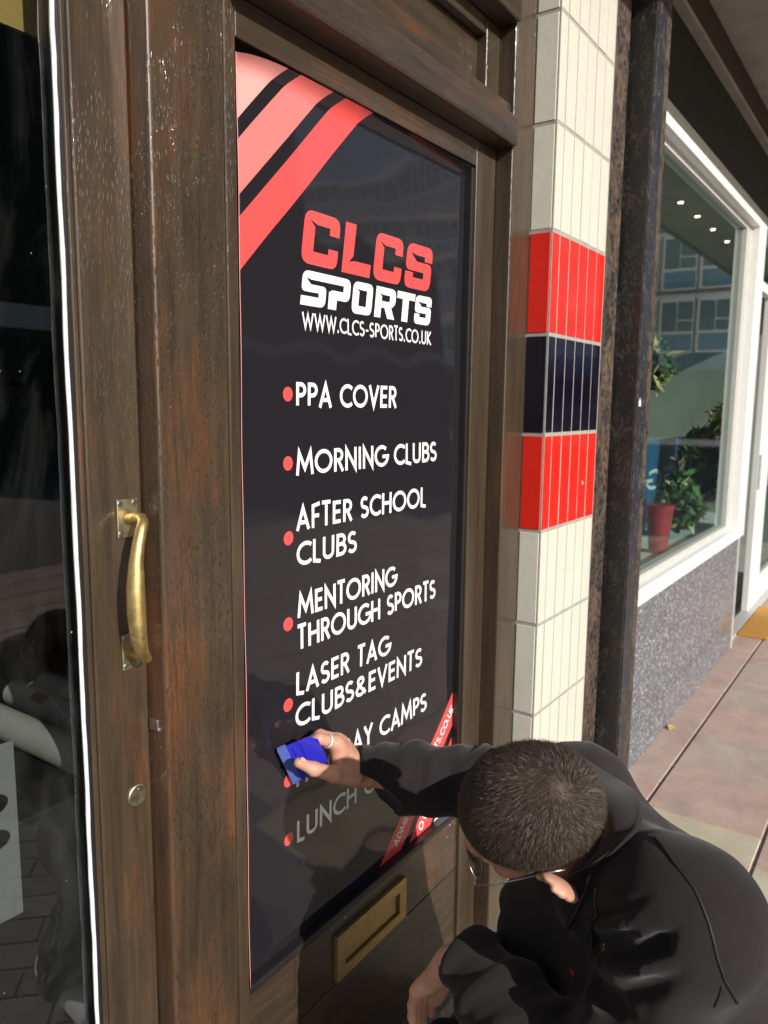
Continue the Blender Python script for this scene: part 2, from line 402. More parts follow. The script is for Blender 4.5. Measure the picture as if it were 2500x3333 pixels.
# handle
h = MB()
hp = [(.676, .913, 1.334), (.679, .900, 1.337), (.680, .889, 1.337), (.676, .880, 1.333), (.668, .875, 1.322), (.661, .873, 1.304), (.656, .8722, 1.28), (.6535, .872, 1.245), (.6535, .872, 1.21), (.6555, .872, 1.175), (.661, .8735, 1.152), (.669, .877, 1.140), (.677, .885, 1.135), (.680, .898, 1.134), (.677, .913, 1.137)]
h.tube(hp, [.0085, .0075, .0074, .0076, .0080, .0086, .0100, .0126, .0130, .0118, .0098, .0086, .0078, .0076, .0085], 20)
hd = h.build('pull_handle', M['brass'], gd, smooth=True)
for z0, z1 in ((1.308, 1.363), (1.115, 1.169)):
    bx('back_plate', M['oldbrass'], hd, (.657, .692, .9115, .9147, z0, z1), bevel=.001)
    for sx in (.6625, .6865):
        for sz in (z0 + .006, z1 - .006):
            s_ = MB(); s_.disc((sx, .9114, sz), (0, -1, 0), .0042, .0014, 16); s_.cur = 1
            a = rnd.uniform(0, 3.14); ca, sa = math.cos(a), math.sin(a)
            s_.poly([(sx + ca * t + sa * q, .90985, sz + sa * t - ca * q) for t, q in ((-.0034, -.0005), (.0034, -.0005), (.0034, .0005), (-.0034, .0005))])
            s_.build('screw', [M['steel'], M['black']], hd)
mb = MB(); mb.disc((.675, .9148, .918), (0, -1, 0), .0165, .003, 40); mb.disc((.677, .9117, .9265), (0, -1, 0), .0022, .0012, 12)
mb.build('lock_cover', M['oldbrass'], gd)
mb = MB(); mb.box(.7008, .7035, .895, .9145, 1.012, 1.03); mb.disc((.702, .894, 1.016), (0, -1, 0), .0035, .003, 10)
mb.build('latch', M['steel'], gd, .001)

# right door: solid with glazed upper half behind the film
wd = thing('panelled_door', 'dark brown panelled door with brass letter plate behind the kneeling man', 'door', (1.27, .9, .05))
bx('stile', M['wood'], wd, (.8400, .8640, .8765, .94, .055, 2.0875), (1.609, 1.7005, .8775, .94, .055, 2.0875), bevel=.003, seg=3)
bx('rail', M['woodx'], wd, (.8643, 1.6087, .8778, .94, 2.030, 2.0875), bevel=.002)
bl = MB()
bl.box(.8643, 1.6087, .885, .925, .325, .4675); bl.box(.8643, 1.6087, .8852, .925, .055, .3215)
def drip():
    m_ = wood('drip_stained_wood', 'x', .2, .95, False, -.01); b = N.__new__(N); b.m = m_; b.t = m_.node_tree; b.p = b.t.nodes['Principled BSDF']; b.o = b.t.nodes['Material Output']
    v = b.coord((1, 1, .07)); d_ = b.ramp(b.noise(v, 75, 2, .5), [(.60, 0.), (.68, .65)])
    src = b.p.inputs['Base Color'].links[0].from_socket
    vo = b.n('TexVoronoi'); vo.inputs['Scale'].default_value = 75; b.l(b.coord(), vo.inputs['Vector']); sc_ = b.n('SeparateColor'); b.l(vo.outputs['Color'], sc_.inputs[0])
    sp_ = b.math('MULTIPLY', b.ramp(vo.outputs['Distance'], [(.14, 1.), (.19, 0.)]), b.ramp(sc_.outputs[0], [(.80, 0.), (.82, .9)]))
    cx = b.n('TexCoord'); sx = b.n('SeparateXYZ'); b.l(cx.outputs['Object'], sx.inputs[0])
    sp_ = b.math('MULTIPLY', sp_, b.ramp(sx.outputs[2], [(.41, 0.), (.455, 1.)]))
    b.set(Base_Color=b.mix(sp_, b.mix(d_, src, (.030, .018, .010)), (.62, .62, .60))); return m_
bl.build('lower_panel', drip(), wd, .0015)
bd = MB(); bd.box(.8643, 1.6087, .880, .925, .4678, .4835); bd.box(1.5990, 1.6087, .8835, .925, .4838, 2.0297)
bd.build('glazing_bead', M['blackbead'], wd, .003)
bx('glass_pane', M['glass'], wd, (.8643, 1.5988, .904, .910, .4838, 2.0297))
lp = MB(); x0, x1, z0, z1 = 1.108, 1.360, .336, .436
for b in ((x0, x1, .8745, .8847, z1 - .026, z1), (x0, x1, .8745, .8847, z0, z0 + .022), (x0, x0 + .026, .8745, .8847, z0 + .022, z1 - .026), (x1 - .026, x1, .8745, .8847, z0 + .022, z1 - .026)): lp.box(*b)
lpo = lp.build('letter_plate', M['letterbrass'], wd, .0008)
bx('flap', M['letterbrass'], lpo, (x0 + .0285, x1 - .0285, .8822, .8845, z0 + .0245, z1 - .0295), bevel=.0008)

# ------------------------------------------------------------------ vinyl poster with its lettering
U0, U1, Z0, Z1 = .871, 1.5975, .4845, 2.0285
def film(u, z, off=0.0):
    def c(d, r_, a): return a * max(0.0, 1 - d / r_) ** 2
    y = .9015 - max(c(u - U0, .022, .018), c(Z1 - z, .026, .020))
    y += .0006 * math.sin(u * 31 + z * 9) + .0005 * math.sin(z * 23)
    z -= .0165 * math.exp(-max(0, u - U0) / .055) * max(0.0, 1 - (Z1 - z) / .25)      # the top corner has slipped a little
    return (u, y - off, z)
poster = thing('vinyl_poster', 'glossy black vinyl poster of red stripes and white sports club lettering on the door glass', 'poster', (1.24, .9, .485))
def grid(us, zs, off=0):
    mb = MB(); nu = len(us)
    for z in zs:
        for u in us: mb.v.append(film(u, z, off))
    for j in range(len(zs) - 1):
        for i in range(nu - 1):
            a = j * nu + i; mb.f.append((a, a + 1, a + nu + 1, a + nu)); mb.mi.append(0)
    return mb
us = [U0 + .003 * k for k in range(9)] + list(np.linspace(U0 + .03, U1, 40)); zs = list(np.linspace(Z0, Z1 - .032, 80)) + [Z1 - .028 + .0035 * k for k in range(9)]
grid(us, zs).build('black_film', M['film'], poster, smooth=True)
wb = MB(); eb = [film(U0 - .0012, z, .0002) for z in np.linspace(Z0, Z1, 60)]
wb.tube(eb, .0006, 6); wb.build('white_film_edge', M['fpale'], poster, smooth=True)
def stripe_tl(c1, c2, mat, off=.0004):
    mb = MB(); T = 46; ts = [.5 - .5 * math.cos(math.pi * k / T) for k in range(T + 1)]
    cs = list(np.linspace(c1, c2, 6))
    for c in cs:
        for t in ts: mb.v.append(film(U0 + c * t, Z1 - c + c * t, off))
    for j in range(len(cs) - 1):
        for i in range(T):
            a = j * (T + 1) + i; mb.f.append((a, a + 1, a + T + 2, a + T + 1)); mb.mi.append(0)
    mb.build('corner_stripe', mat, poster, smooth=True)
stripe_tl(.001, .112, M['fpale']); stripe_tl(.143, .228, M['fmid']); stripe_tl(.262, .343, M['fred'])  # one red print; glare is painted in, palest at the corner
def stripe_br(c1, c2, mat):          # c = u - z ; clipped by the bottom and right film edges
    mb = MB(); cs = list(np.linspace(c1, c2, 6)); T = 24
    for c in cs:
        ub = Z0 + .0005 + c; ue = U1 - .0005
        for k in range(T + 1):
            u = ub + (ue - ub) * k / T; mb.v.append(film(u, u - c, .0004))
    for j in range(5):
        for i in range(T):
            a = j * (T + 1) + i; mb.f.append((a, a + 1, a + T + 2, a + T + 1)); mb.mi.append(0)
    mb.build('corner_stripe', mat, poster, smooth=True)
stripe_br(.804, .890, M['fred']); stripe_br(.922, 1.018, M['fred']); stripe_br(1.034, 1.108, M['fwhite'])

def arc(cx, cy, rx, ry, a0, a1, n=14): return [(cx + rx * math.cos(R(a0 + (a1 - a0) * k / n)), cy + ry * math.sin(R(a0 + (a1 - a0) * k / n))) for k in range(n + 1)]
GL = {  # geometric capitals as strokes: (advance, [polylines]) on a cap height of 1
 'A': (.74, [[(.06, 0), (.37, 1), (.68, 0)], [(.18, .28), (.56, .28)]]),
 'B': (.58, [[(.09, 0), (.09, 1)], [(.09, 1), (.28, 1)] + arc(.28, .765, .21, .235, 90, -90) + [(.09, .53)], [(.09, .53), (.30, .53)] + arc(.30, .265, .24, .265, 90, -90) + [(.09, 0)]]),
 'C': (.74, [arc(.47, .5, .42, .5, 48, 312, 26)]),
 'D': (.72, [[(.09, 0), (.09, 1), (.24, 1)] + arc(.24, .5, .42, .5, 90, -90, 20) + [(.04, 0)]]),
 'E': (.52, [[(.48, 1), (.09, 1), (.09, 0), (.48, 0)], [(.09, .52), (.45, .52)]]),
 'F': (.49, [[(.47, 1), (.09, 1), (.09, 0)], [(.09, .50), (.43, .50)]]),
 'G': (.82, [arc(.47, .5, .42, .5, 48, 355, 28) + [(.89, .47), (.52, .47)]]),
 'H': (.70, [[(.09, 0), (.09, 1)], [(.61, 0), (.61, 1)], [(.09, .52), (.61, .52)]]),
 'I': (.20, [[(.10, 0), (.10, 1)]]),
 'K': (.60, [[(.09, 0), (.09, 1)], [(.54, 1), (.13, .50), (.57, 0)]]),
 'L': (.46, [[(.09, 1), (.09, 0), (.44, 0)]]),
 'M': (.92, [[(.05, 0), (.16, 1), (.46, .22), (.76, 1), (.87, 0)]]),
 'N': (.74, [[(.09, 0), (.09, 1), (.65, 0), (.65, 1)]]),
 'O': (.96, [arc(.48, .5, .42, .5, 90, 450, 34)]),
 'P': (.54, [[(.09, 0), (.09, 1), (.26, 1)] + arc(.26, .74, .22, .26, 90, -90) + [(.09, .48)]]),
 'R': (.58, [[(.09, 0), (.09, 1), (.26, 1)] + arc(.26, .74, .22, .26, 90, -90) + [(.09, .48)], [(.28, .46), (.53, 0)]]),
 'S': (.56, [arc(.28, .745, .195, .255, 35, 235, 18) + [(.36, .47)] + arc(.28, .25, .21, .25, 50, -150, 18)[1:]]),
 'T': (.54, [[(.03, 1), (.51, 1)], [(.27, 0), (.27, 1)]]),
 'U': (.68, [[(.09, 1), (.09, .27)] + arc(.34, .27, .25, .27, 180, 360, 18) + [(.59, 1)]]),
 'V': (.68, [[(.05, 1), (.34, 0), (.63, 1)]]),
 'W': (1.06, [[(.04, 1), (.29, 0), (.53, .95), (.77, 0), (1.02, 1)]]),
 'Y': (.62, [[(.04, 1), (.31, .46), (.58, 1)], [(.31, 0), (.31, .46)]]),
 '&': (.74, [[(.66, 0), (.20, .62)] + arc(.33, .79, .17, .19, 205, -30, 16) + [(.16, .43)] + arc(.32, .23, .24, .23, 130, 375, 18)]),
 '.': (.22, [[(.11, -.0), (.11, .14)]]), '-': (.40, [[(.06, .40), (.34, .40)]]), ' ': (.34, []),
 '0': (.66, [arc(.33, .5, .26, .5, 90, 450, 28)]), '1': (.34, [[(.06, .82), (.20, 1), (.20, 0)]]), '2': (.58, [arc(.28, .72, .22, .28, 170, -35, 14) + [(.06, 0), (.54, 0)]]),
 '@': (1.0, [arc(.5, .42, .17, .20, 0, 360, 18), [(.67, .62), (.67, .30)] + arc(.77, .30, .10, .12, 180, 360, 8) + arc(.5, .42, .42, .48, 0, 300, 26)[0:]]),
}
def stroke(poly, wd_):
    poly = [p for i, p in enumerate(poly) if i == 0 or math.hypot(p[0] - poly[i - 1][0], p[1] - poly[i - 1][1]) > 1e-4]
    n = len(poly); closed = n > 6 and abs(poly[0][0] - poly[-1][0]) + abs(poly[0][1] - poly[-1][1]) < 1e-6
    L, Rr = [], []
    for i, p in enumerate(poly):
        a = poly[i - 1] if i else (poly[-2] if closed else None); b = poly[i + 1] if i < n - 1 else (poly[1] if closed else None)
        def nr(q, r):
            d = math.hypot(r[0] - q[0], r[1] - q[1]) or 1e-9; return (-(r[1] - q[1]) / d, (r[0] - q[0]) / d)
        if a is None: nn = nr(p, b); k = 1
        elif b is None: nn = nr(a, p); k = 1
        else:
            n1, n2 = nr(a, p), nr(p, b); sx, sy = n1[0] + n2[0], n1[1] + n2[1]; s = math.hypot(sx, sy)
            if s < .25: nn = n1; k = 1
            else: nn = (sx / s, sy / s); k = min(3.2, 2 / s)
        L.append((p[0] + nn[0] * wd_ / 2 * k, p[1] + nn[1] * wd_ / 2 * k)); Rr.append((p[0] - nn[0] * wd_ / 2 * k, p[1] - nn[1] * wd_ / 2 * k))
    return L, Rr
def text(s, u, z, cap, width, wt=.165, name='lettering', mat=None, ang=0, mapf=film, parent=None, off=.0006, flip=1, skip=None):
    """a line of capitals: u,z start of the baseline, cap height, overall width (the letters are set to fill it)"""
    tr = .085; nat = sum(GL[c][0] + tr for c in s) - tr; kx = width / (nat * cap); ca, sa = math.cos(R(ang)), math.sin(R(ang))
    mb = MB(); x = 0; q = 0
    hw = wt / 2
    for c in s:
        adv, pl = GL[c]
        if c == ' ' and mb.f: mb.build(name, mat or M['fwhite'], parent or poster); mb = MB()
        for pln in pl:
            # keep the terminals inside the cap height
            P = [((x + p[0]) * kx, hw + p[1] * (1 - wt)) for p in pln]
            if len(pln) == 2 and pln[0][0] == pln[1][0]: P = [(P[0][0], 0 if pln[0][1] == 0 else P[0][1]), (P[1][0], 1 if pln[1][1] == 1 else P[1][1])]
            else:
                for e in (0, -1):
                    if c in 'AMNHRKYFUVWLT' and pln[e][1] in (0, 1): P[e] = (P[e][0], pln[e][1])
            L, Rr = stroke(P, wt); q = (q + 1) % 5
            for i in range(len(L) - 1):
                pts = [L[i], Rr[i], Rr[i + 1], L[i + 1]]
                out = []
                for a, b in pts:
                    a *= cap * flip; b *= cap
                    out.append(mapf(u + a * ca - b * sa, z + a * sa + b * ca, off + q * .00008))
                mb.poly(out)
        x += adv + tr
    return mb.build(name, mat or M['fwhite'], parent or poster)
lines = [('PPA COVER', 1.0204, 1.4915, .3115), ('MORNING CLUBS', 1.0204, 1.3722, .478), ('AFTER SCHOOL', 1.0180, 1.2733, .436), ('CLUBS', 1.0200, 1.2083, .178),
         ('MENTORING', 1.0220, 1.1130, .3175), ('THROUGH SPORTS', 1.0195, 1.0533, .484), ('LASER TAG', 1.0160, .9672, .3005), ('CLUBS&EVENTS', 1.0160, .9035, .436),
         ('HOLIDAY CAMPS', 1.0150, .7885, .460), ('LUNCH CLUBS', 1.0155, .6765, .386)]
for s, u, z, wdt in lines: text(s, u, z, .0440, wdt)
for z in (1.5143, 1.3953, 1.2634, 1.1076, .9565, .812, .697):
    mb = MB(); c = (.9995 - .006 * (1.5143 - z) / .8, z)
    mb.poly([film(c[0] + .0125 * math.cos(t), c[1] + .0125 * math.sin(t), .0006) for t in np.linspace(0, 2 * math.pi, 33)[:-1]])
    mb.build('bullet', M['fred'], poster)
text('WWW.CLCS-SPORTS.CO.UK', 1.0375, 1.6275, .0285, .4255, .135)
text('ADMIN@CLCS-SPORTS.CO.UK', 1.3570, .4995, .0215, .352, .17, ang=45)
text('012', 1.4610, .4880, .0235, .058, .17, ang=45)

def RC(pts, r=.10, n=6):
    """polygon with chosen corners rounded: points may carry a radius as third value"""
    out = []; k = len(pts)
    for i, p in enumerate(pts):
        rr = p[2] if len(p) > 2 else 0
        if not rr: out.append((p[0], p[1])); continue
        a, b = pts[i - 1], pts[(i + 1) % k]
        da = Vector((a[0] - p[0], a[1] - p[1])).normalized(); db = Vector((b[0] - p[0], b[1] - p[1])).normalized(); P = Vector((p[0], p[1]))
        s, e = P + da * rr, P + db * rr
        for j in range(n + 1):
            t = j / n; q = (1 - t) ** 2 * s + 2 * t * (1 - t) * P + t * t * e; out.append((q.x, q.y))
    return out
LG = {
 'C': ([[(.72, .63), (1, .63), (1, 1, .22), (0, 1, .22), (0, 0, .24), (1, 0, .2), (1, .37), (.72, .37), (.72, .25), (.30, .25), (.30, .71), (.14, .83), (.36, .765), (.72, .765)]]),
 'L': ([[(0, 1), (.36, 1), (.36, .36), (.22, .23), (.42, .27), (1, .27), (1, 0), (0, 0)]]),
 'S': ([[(.70, .66), (1, .66), (1, 1, .2), (0, 1, .24), (0, .40, .16), (.70, .40), (.70, .25), (.30, .25), (.30, .36), (0, .36), (0, 0, .2), (1, 0, .24), (1, .62, .16), (.40, .62), (.30, .69), (.14, .80), (.36, .765), (.70, .765)]]),
 's': ([[(0, .27), (0, 0), (1, 0, .24), (1, .62, .16), (.36, .62), (.28, .68), (.14, .80), (.36, .76), (1.0, .76), (1.0, 1), (0, 1, .24), (0, .40, .16), (.70, .40), (.70, .27)]]),
 'p': ([[(-.22, 1), (1, 1, .24), (1, .30, .24), (.40, .30), (.40, 0), (.02, 0), (.02, .50), (.16, .57), (.68, .57), (.68, .76), (-.22, .76)]]),
 'O': ([[(0, 0, .24), (1, 0, .24), (1, 1, .24), (0, 1, .24)], [(.32, .25), (.32, .70), (.18, .80), (.36, .76), (.70, .76), (.70, .25)]]),
 'R': ([[(0, 0), (.30, 0), (.30, .34), (.46, .34), (.64, 0), (1, 0), (.80, .36), (1, .50, .12), (1, 1, .24), (0, 1)], [(.30, .55), (.30, .70), (.16, .80), (.36, .76), (.70, .76), (.70, .55)]]),
 'T': ([[(.32, 0), (.66, 0), (.66, .76), (1, .76), (1, 1), (0, 1), (.0, .76), (.32, .76)]]),
}
def logo(spec, z0, h, skew, mat, name):
    mb = MB()
    for ch, u0, u1 in spec:
        loops = [RC(l) for l in LG[ch]]
        flat = [p for l in loops for p in l]
        tris = tessellate_polygon([[Vector((p[0], p[1], 0)) for p in l] for l in loops])
        i0 = len(mb.v)
        for a, b in flat: mb.v.append(film(u0 + a * (u1 - u0) + skew * (b - .0) * h, z0 + b * h, .0006))
        for t in tris: mb.f.append(tuple(i0 + k for k in t)); mb.mi.append(0)
    return mb.build(name, mat, poster)
logo([('C', 1.0335, 1.1330), ('L', 1.1480, 1.2340), ('C', 1.2440, 1.3405), ('S', 1.3550, 1.4520)], 1.7385, .0905, .14, M['fred'], 'logo_lettering')
logo([('s', 1.0325, 1.0990), ('p', 1.1060, 1.1700), ('O', 1.1780, 1.2400), ('R', 1.2500, 1.3200), ('T', 1.3250, 1.3920), ('S', 1.3945, 1.4570)], 1.6680, .0595, .14, M['fwhite'], 'logo_lettering')

# ------------------------------------------------------------------ tiled pillar
pil = thing('tiled_pillar', 'square pillar clad in cream tiles with red and navy bands beside the doors', 'pillar', (2.0, .87, 0))
PX0, PX1, PY = 1.8122, 2.1880, .776
bx('core', M['grout'], pil, (PX0 + .0016, PX1, PY + .0016, 1.05, 0, 3.08))
pitch = .24645; zj = [.6876 + pitch * k for k in range(-3, 11)]
tm = {'cream_tile': MB(), 'red_tile': MB(), 'navy_tile': MB()}
for k in range(len(zj) - 1):
    z0, z1 = max(zj[k] + .0046, .002), zj[k + 1] - .0046
    if z1 < .02 or z0 > 3.07: continue
    z1 = min(z1, 3.079)
    zc = (z0 + z1) / 2
    nm = 'navy_tile' if 1.42 < zc < 1.67 else 'red_tile' if 1.18 < zc < 1.92 else 'cream_tile'
    mb = tm[nm]; j = lambda: rnd.uniform(-.0006, .0006)
    e = j(); mb.box(PX0 + e, PX0 + .02, PY + .0065, FY - .0015, z0, z1)
    xs = [PX0 + .0005, PX0 + .047] + [PX0 + .047 + .0648 * q for q in range(1, 6)]
    for a, b in zip(xs[:-1], xs[1:]):
        e = j(); mb.box(a + .0036, min(b, PX1) - .0036, PY + e, PY + .02, z0, z1)
for nm, mt in (('cream_tile', 'cream'), ('red_tile', 'tred'), ('navy_tile', 'navy')): tm[nm].build(nm, M[mt], pil, .0012)
mb = MB(); mb.disc((2.085, PY - .0002, 1.285), (0, -1, 0), .006, .0015, 14); mb.disc((2.084, PY - .0015, 1.287), (0, -1, 0), .003, .001, 10); mb.build('chip', M['grout'], pil)

# ------------------------------------------------------------------ rusty steel post
sp = thing('steel_post', 'rusty black painted steel shutter post between the tiled pillar and the flower shop', 'post', (2.35, .8, 0))
bx('flange', M['rust'], sp, (2.1905, 2.296, .7755, .79, 0, 3.08), bevel=.002)
bx('web', M['rustdark'], sp, (2.318, 2.33, .712, .86, 0, 3.08))
mb = MB(); mb.box(2.3305, 2.416, .7085, .716, 0, 3.08); mb.build('face_plate', M['rustblue'], sp, .002)
bx('edge_angle', M['rust'], sp, (2.4165, 2.462, .7105, .73, 0, 3.08), (2.31, 2.33, .70, .7085, 3.0, 3.07), bevel=.0015)
bx('backing', M['rustdark'], sp, (2.2965, 2.3175, .79, .86, 0, 3.08), (2.3305, 2.50, .74, .90, 0, 3.08))
for z in (.62, .98, 1.345, 1.71, 2.085, 2.45):
    mb = MB(); mb.disc((2.262, .7753, z), (0, -1, 0), .0075, .004, 6); mb.build('bolt', M['rust'], sp)
mb = MB(); mb.tube([(2.317, .735, 1.395), (2.3172, .735, 1.395)], .006, 12); mb.build('hole', M['black'], sp)
mb = MB(); mb.poly([(2.342 + a * .022, .7082, 1.50 + b * .03) for a, b in ((0, 0), (1, 0), (1, .75), (.8, .5), (.7, 1), (.55, .6), (.45, .9), (.3, .5), (.2, .8), (0, .4))]); mb.build('torn_sticker', M['white'], sp)

# ------------------------------------------------------------------ neighbouring shop
SY = .88
sh = thing('flower_shop_front', 'white framed shop window over grey terrazzo base beyond the rusty post', 'shopfront', (4.0, .9, 0))
bx('stall_riser', M['terrazzo'], sh, (2.505, 5.07, SY, .96, 0, .728))
wf = bx('window_frame', M['white'], sh, (2.505, 5.07, SY - .03, .95, .7282, .795), (2.505, 5.07, SY - .03, .95, 2.50, 2.54), (4.86, 5.07, SY - .0297, .95, .7953, 2.4997), bevel=.002)
bx('inner_frame', M['alu'], wf, (2.505, 4.8597, SY + .012, .948, .7953, .822), (4.72, 4.8597, SY + .012, .9481, .8222, 2.47), (2.505, 4.8597, SY + .012, .948, 2.472, 2.4998))
bx('glass_pane', M['shopglass'], sh, (2.505, 4.7197, .915, .923, .8223, 2.4718))
bx('shutter_box', M['alu'], sh, (2.505, 8.0, SY - .02, .95, 2.5405, 2.60), bevel=.006)
bx('edge_trim', M['alu'], sh, (5.0705, 5.11, SY - .004, .97, 0, .7275))
bx('fascia', M['fascia'], sh, (2.505, 9.0, SY, .95, 2.6005, 2.935))
bx('ledge', M['soffit'], sh, (2.505, 9.0, .842, .95, 2.9355, 2.955))
bx('beam', M['brownbeam'], sh, (2.505, 9.0, .842, .95, 2.9555, 3.0795))
# recessed entrance
sd_ = thing('shop_entrance_door', 'white framed glazed entrance door of the flower shop above an orange doormat', 'door', (6.5, .97, 0))
bx('frame', M['white'], sd_, (6.02, 6.42, .945, .99, .02, 2.25), (7.3, 7.42, .945, .99, .02, 2.25), (6.4203, 7.2997, .946, .99, .02, .22), (6.4203, 7.2997, .946, .99, 2.1, 2.25), bevel=.003)
bx('glass_pane', M['shopglass'], sd_, (6.4203, 7.2997, .96, .966, .2203, 2.0997))
bx('handle', M['white'], sd_, (6.02, 6.30, .925, .9447, .92, 1.17), bevel=.004)
bx('transom', M['white'], sd_, (5.13, 7.42, .94, .99, 2.2505, 2.31))
bx('threshold', M['alu'], sd_, (5.12, 7.42, .905, .99, .001, .019))
o = bx('doormat', M['mat'], None, (5.40, 6.27, .715, .9, .001, .018), bevel=.004); tag(o, 'orange coir doormat on the pavement before the white shop door', 'doormat')

lf = thing('fallen_leaf', 'small yellow fallen leaf on the pavement at the foot of the grey stall riser', 'leaf', (3.60, .85, .004))
mb = MB(); mb.poly([(3.60 + a, .85 + b, .004 + c) for a, b, c in ((-.028, 0, 0), (-.012, .014, .008), (.010, .013, .010), (.030, 0, .004), (.012, -.013, .002), (-.012, -.012, .006))]); mb.build('blade', M['yellow'], lf)
# shop interior
rm = MB(); rm.box(2.52, 9, 3.6, 3.7, 0, 2.95); rm.box(2.50, 2.519, 1.06, 3.6, 0, 2.95); rm.box(9, 9.1, .96, 3.7, 0, 2.95); rm.box(2.52, 9, 1.06, 3.6, 2.85, 2.94); rm.box(2.52, 9, 1.06, 3.6, -.05, .012)
struct(rm.build('shop_interior', M['roomlight']))
o = bx('display_shelf', M['white'], None, (2.53, 5.7, .97, 1.75, .74, .77), bevel=.003); tag(o, 'white display shelf inside the flower shop window', 'shelf')
# flower pot
def leaf_cloud(mb, c, rad, n, size, rr, flat=.5):
    for _ in range(n):
        d = Vector((rr.gauss(0, 1), rr.gauss(0, 1), rr.gauss(0, 1))).normalized() * rr.random() ** .4
        p = Vector(c) + Vector((d.x * rad[0], d.y * rad[1], d.z * rad[2]))
        a = Vector((rr.gauss(0, 1), rr.gauss(0, 1), rr.gauss(0, 1) + .3)).normalized(); b = a.orthogonal().normalized(); b.rotate(Matrix.Rotation(rr.uniform(0, 6.28), 3, a))
        s = size * rr.uniform(.6, 1.3); mb.poly([p - a * s, p + b * s * .32, p + a * s, p - b * s * .32 + a * s * .1])
pot = thing('flower_pot', 'tall red flower pot on the display shelf behind the shop window', 'flower pot', (3.92, 1.05, .77))
mb = MB(); mb.tube([(3.92, 1.05, .771), (3.92, 1.05, .785), (3.92, 1.05, 1.0), (3.92, 1.05, 1.015)], [.042, .044, .066, .069], 28); mb.build('pot', M['potred'], pot, smooth=False)
for i, (cx, cy, cz, rx, rz, n, lab) in enumerate(((4.95, 1.12, 1.12, .20, .26, 520, 'bushy green pot plant with dry brown leaves behind the shop window'), (5.32, 1.06, 1.22, .14, .34, 380, 'tall green pot plant nearest the white window frame'), (4.42, 1.08, .95, .13, .14, 260, 'low leafy pot plant of pale flowers beside the red flower pot'), (3.74, 1.1, 1.70, .09, .14, 160, 'small trailing plant hanging high behind the shop window'))):
    pl = thing('pot_plant', lab, 'plant', (cx, cy, .80))
    rr = random.Random(20 + i); mb = MB(); leaf_cloud(mb, (cx, cy, cz), (rx, .12, rz), int(n * 1.3), .05, rr); mb.build('foliage', M['leaf'], pl)
    mb = MB(); leaf_cloud(mb, (cx, cy, cz), (rx, .13, rz * .9), n // 3, .06, rr); mb.build('dry_leaves', M['dryleaf'], pl)
    mb = MB(); mb.tube([(cx, cy, .801), (cx + .01, cy, cz)], [.012, .005], 8); mb.build('stem', M['brownbeam'], pl)
# sign seen from behind
sg = thing('window_sign', 'blue sign with reversed white letters standing behind the shop window', 'sign', (4.95, 1.32, .77))
bx('board', M['signblue'], sg, (4.45, 5.45, 1.32, 1.335, .771, 1.30))
def wallmap(y): return lambda u, z, off: (u, y - off, z)
text('REG', 5.36, 1.00, .125, .74, .18, 'reversed_letters', M['letter'], mapf=wallmap(1.3195), parent=sg, flip=-1)

# ------------------------------------------------------------------ canopy over the pavement
cn = thing('canopy', 'grey concrete canopy over the pavement above all shopfronts', 'canopy', (2.0, .3, 3.08))
bx('soffit', M['soffit'], cn, (-6, 12, -.20, .8415, 3.0805, 3.20), (-6, 12, .8415, 1.2, 3.0806, 3.20))
bx('front_board', M['brownbeam'], cn, (-6, 12, -.24, -.2005, 3.06, 3.32))
em = N('lit_lamp'); em.p.inputs['Emission Color'].default_value = (1, .85, .6, 1); em.p.inputs['Emission Strength'].default_value = 14
for i, x in enumerate((6.4, 6.93, 7.5, 8.1)):
    dl = thing('downlight', 'small lit round downlight under the canopy', 'downlight', (x, .13, 3.08), 'downlights under the canopy')
    mb = MB(); mb.tube([(x, .13, 3.0800), (x, .13, 3.066)], .034, 20); mb.build('rim', M['alu'], dl)
    mb = MB(); mb.tube([(x, .13, 3.0655), (x, .13, 3.058)], .02, 20); mb.build('bulb', em.m, dl)

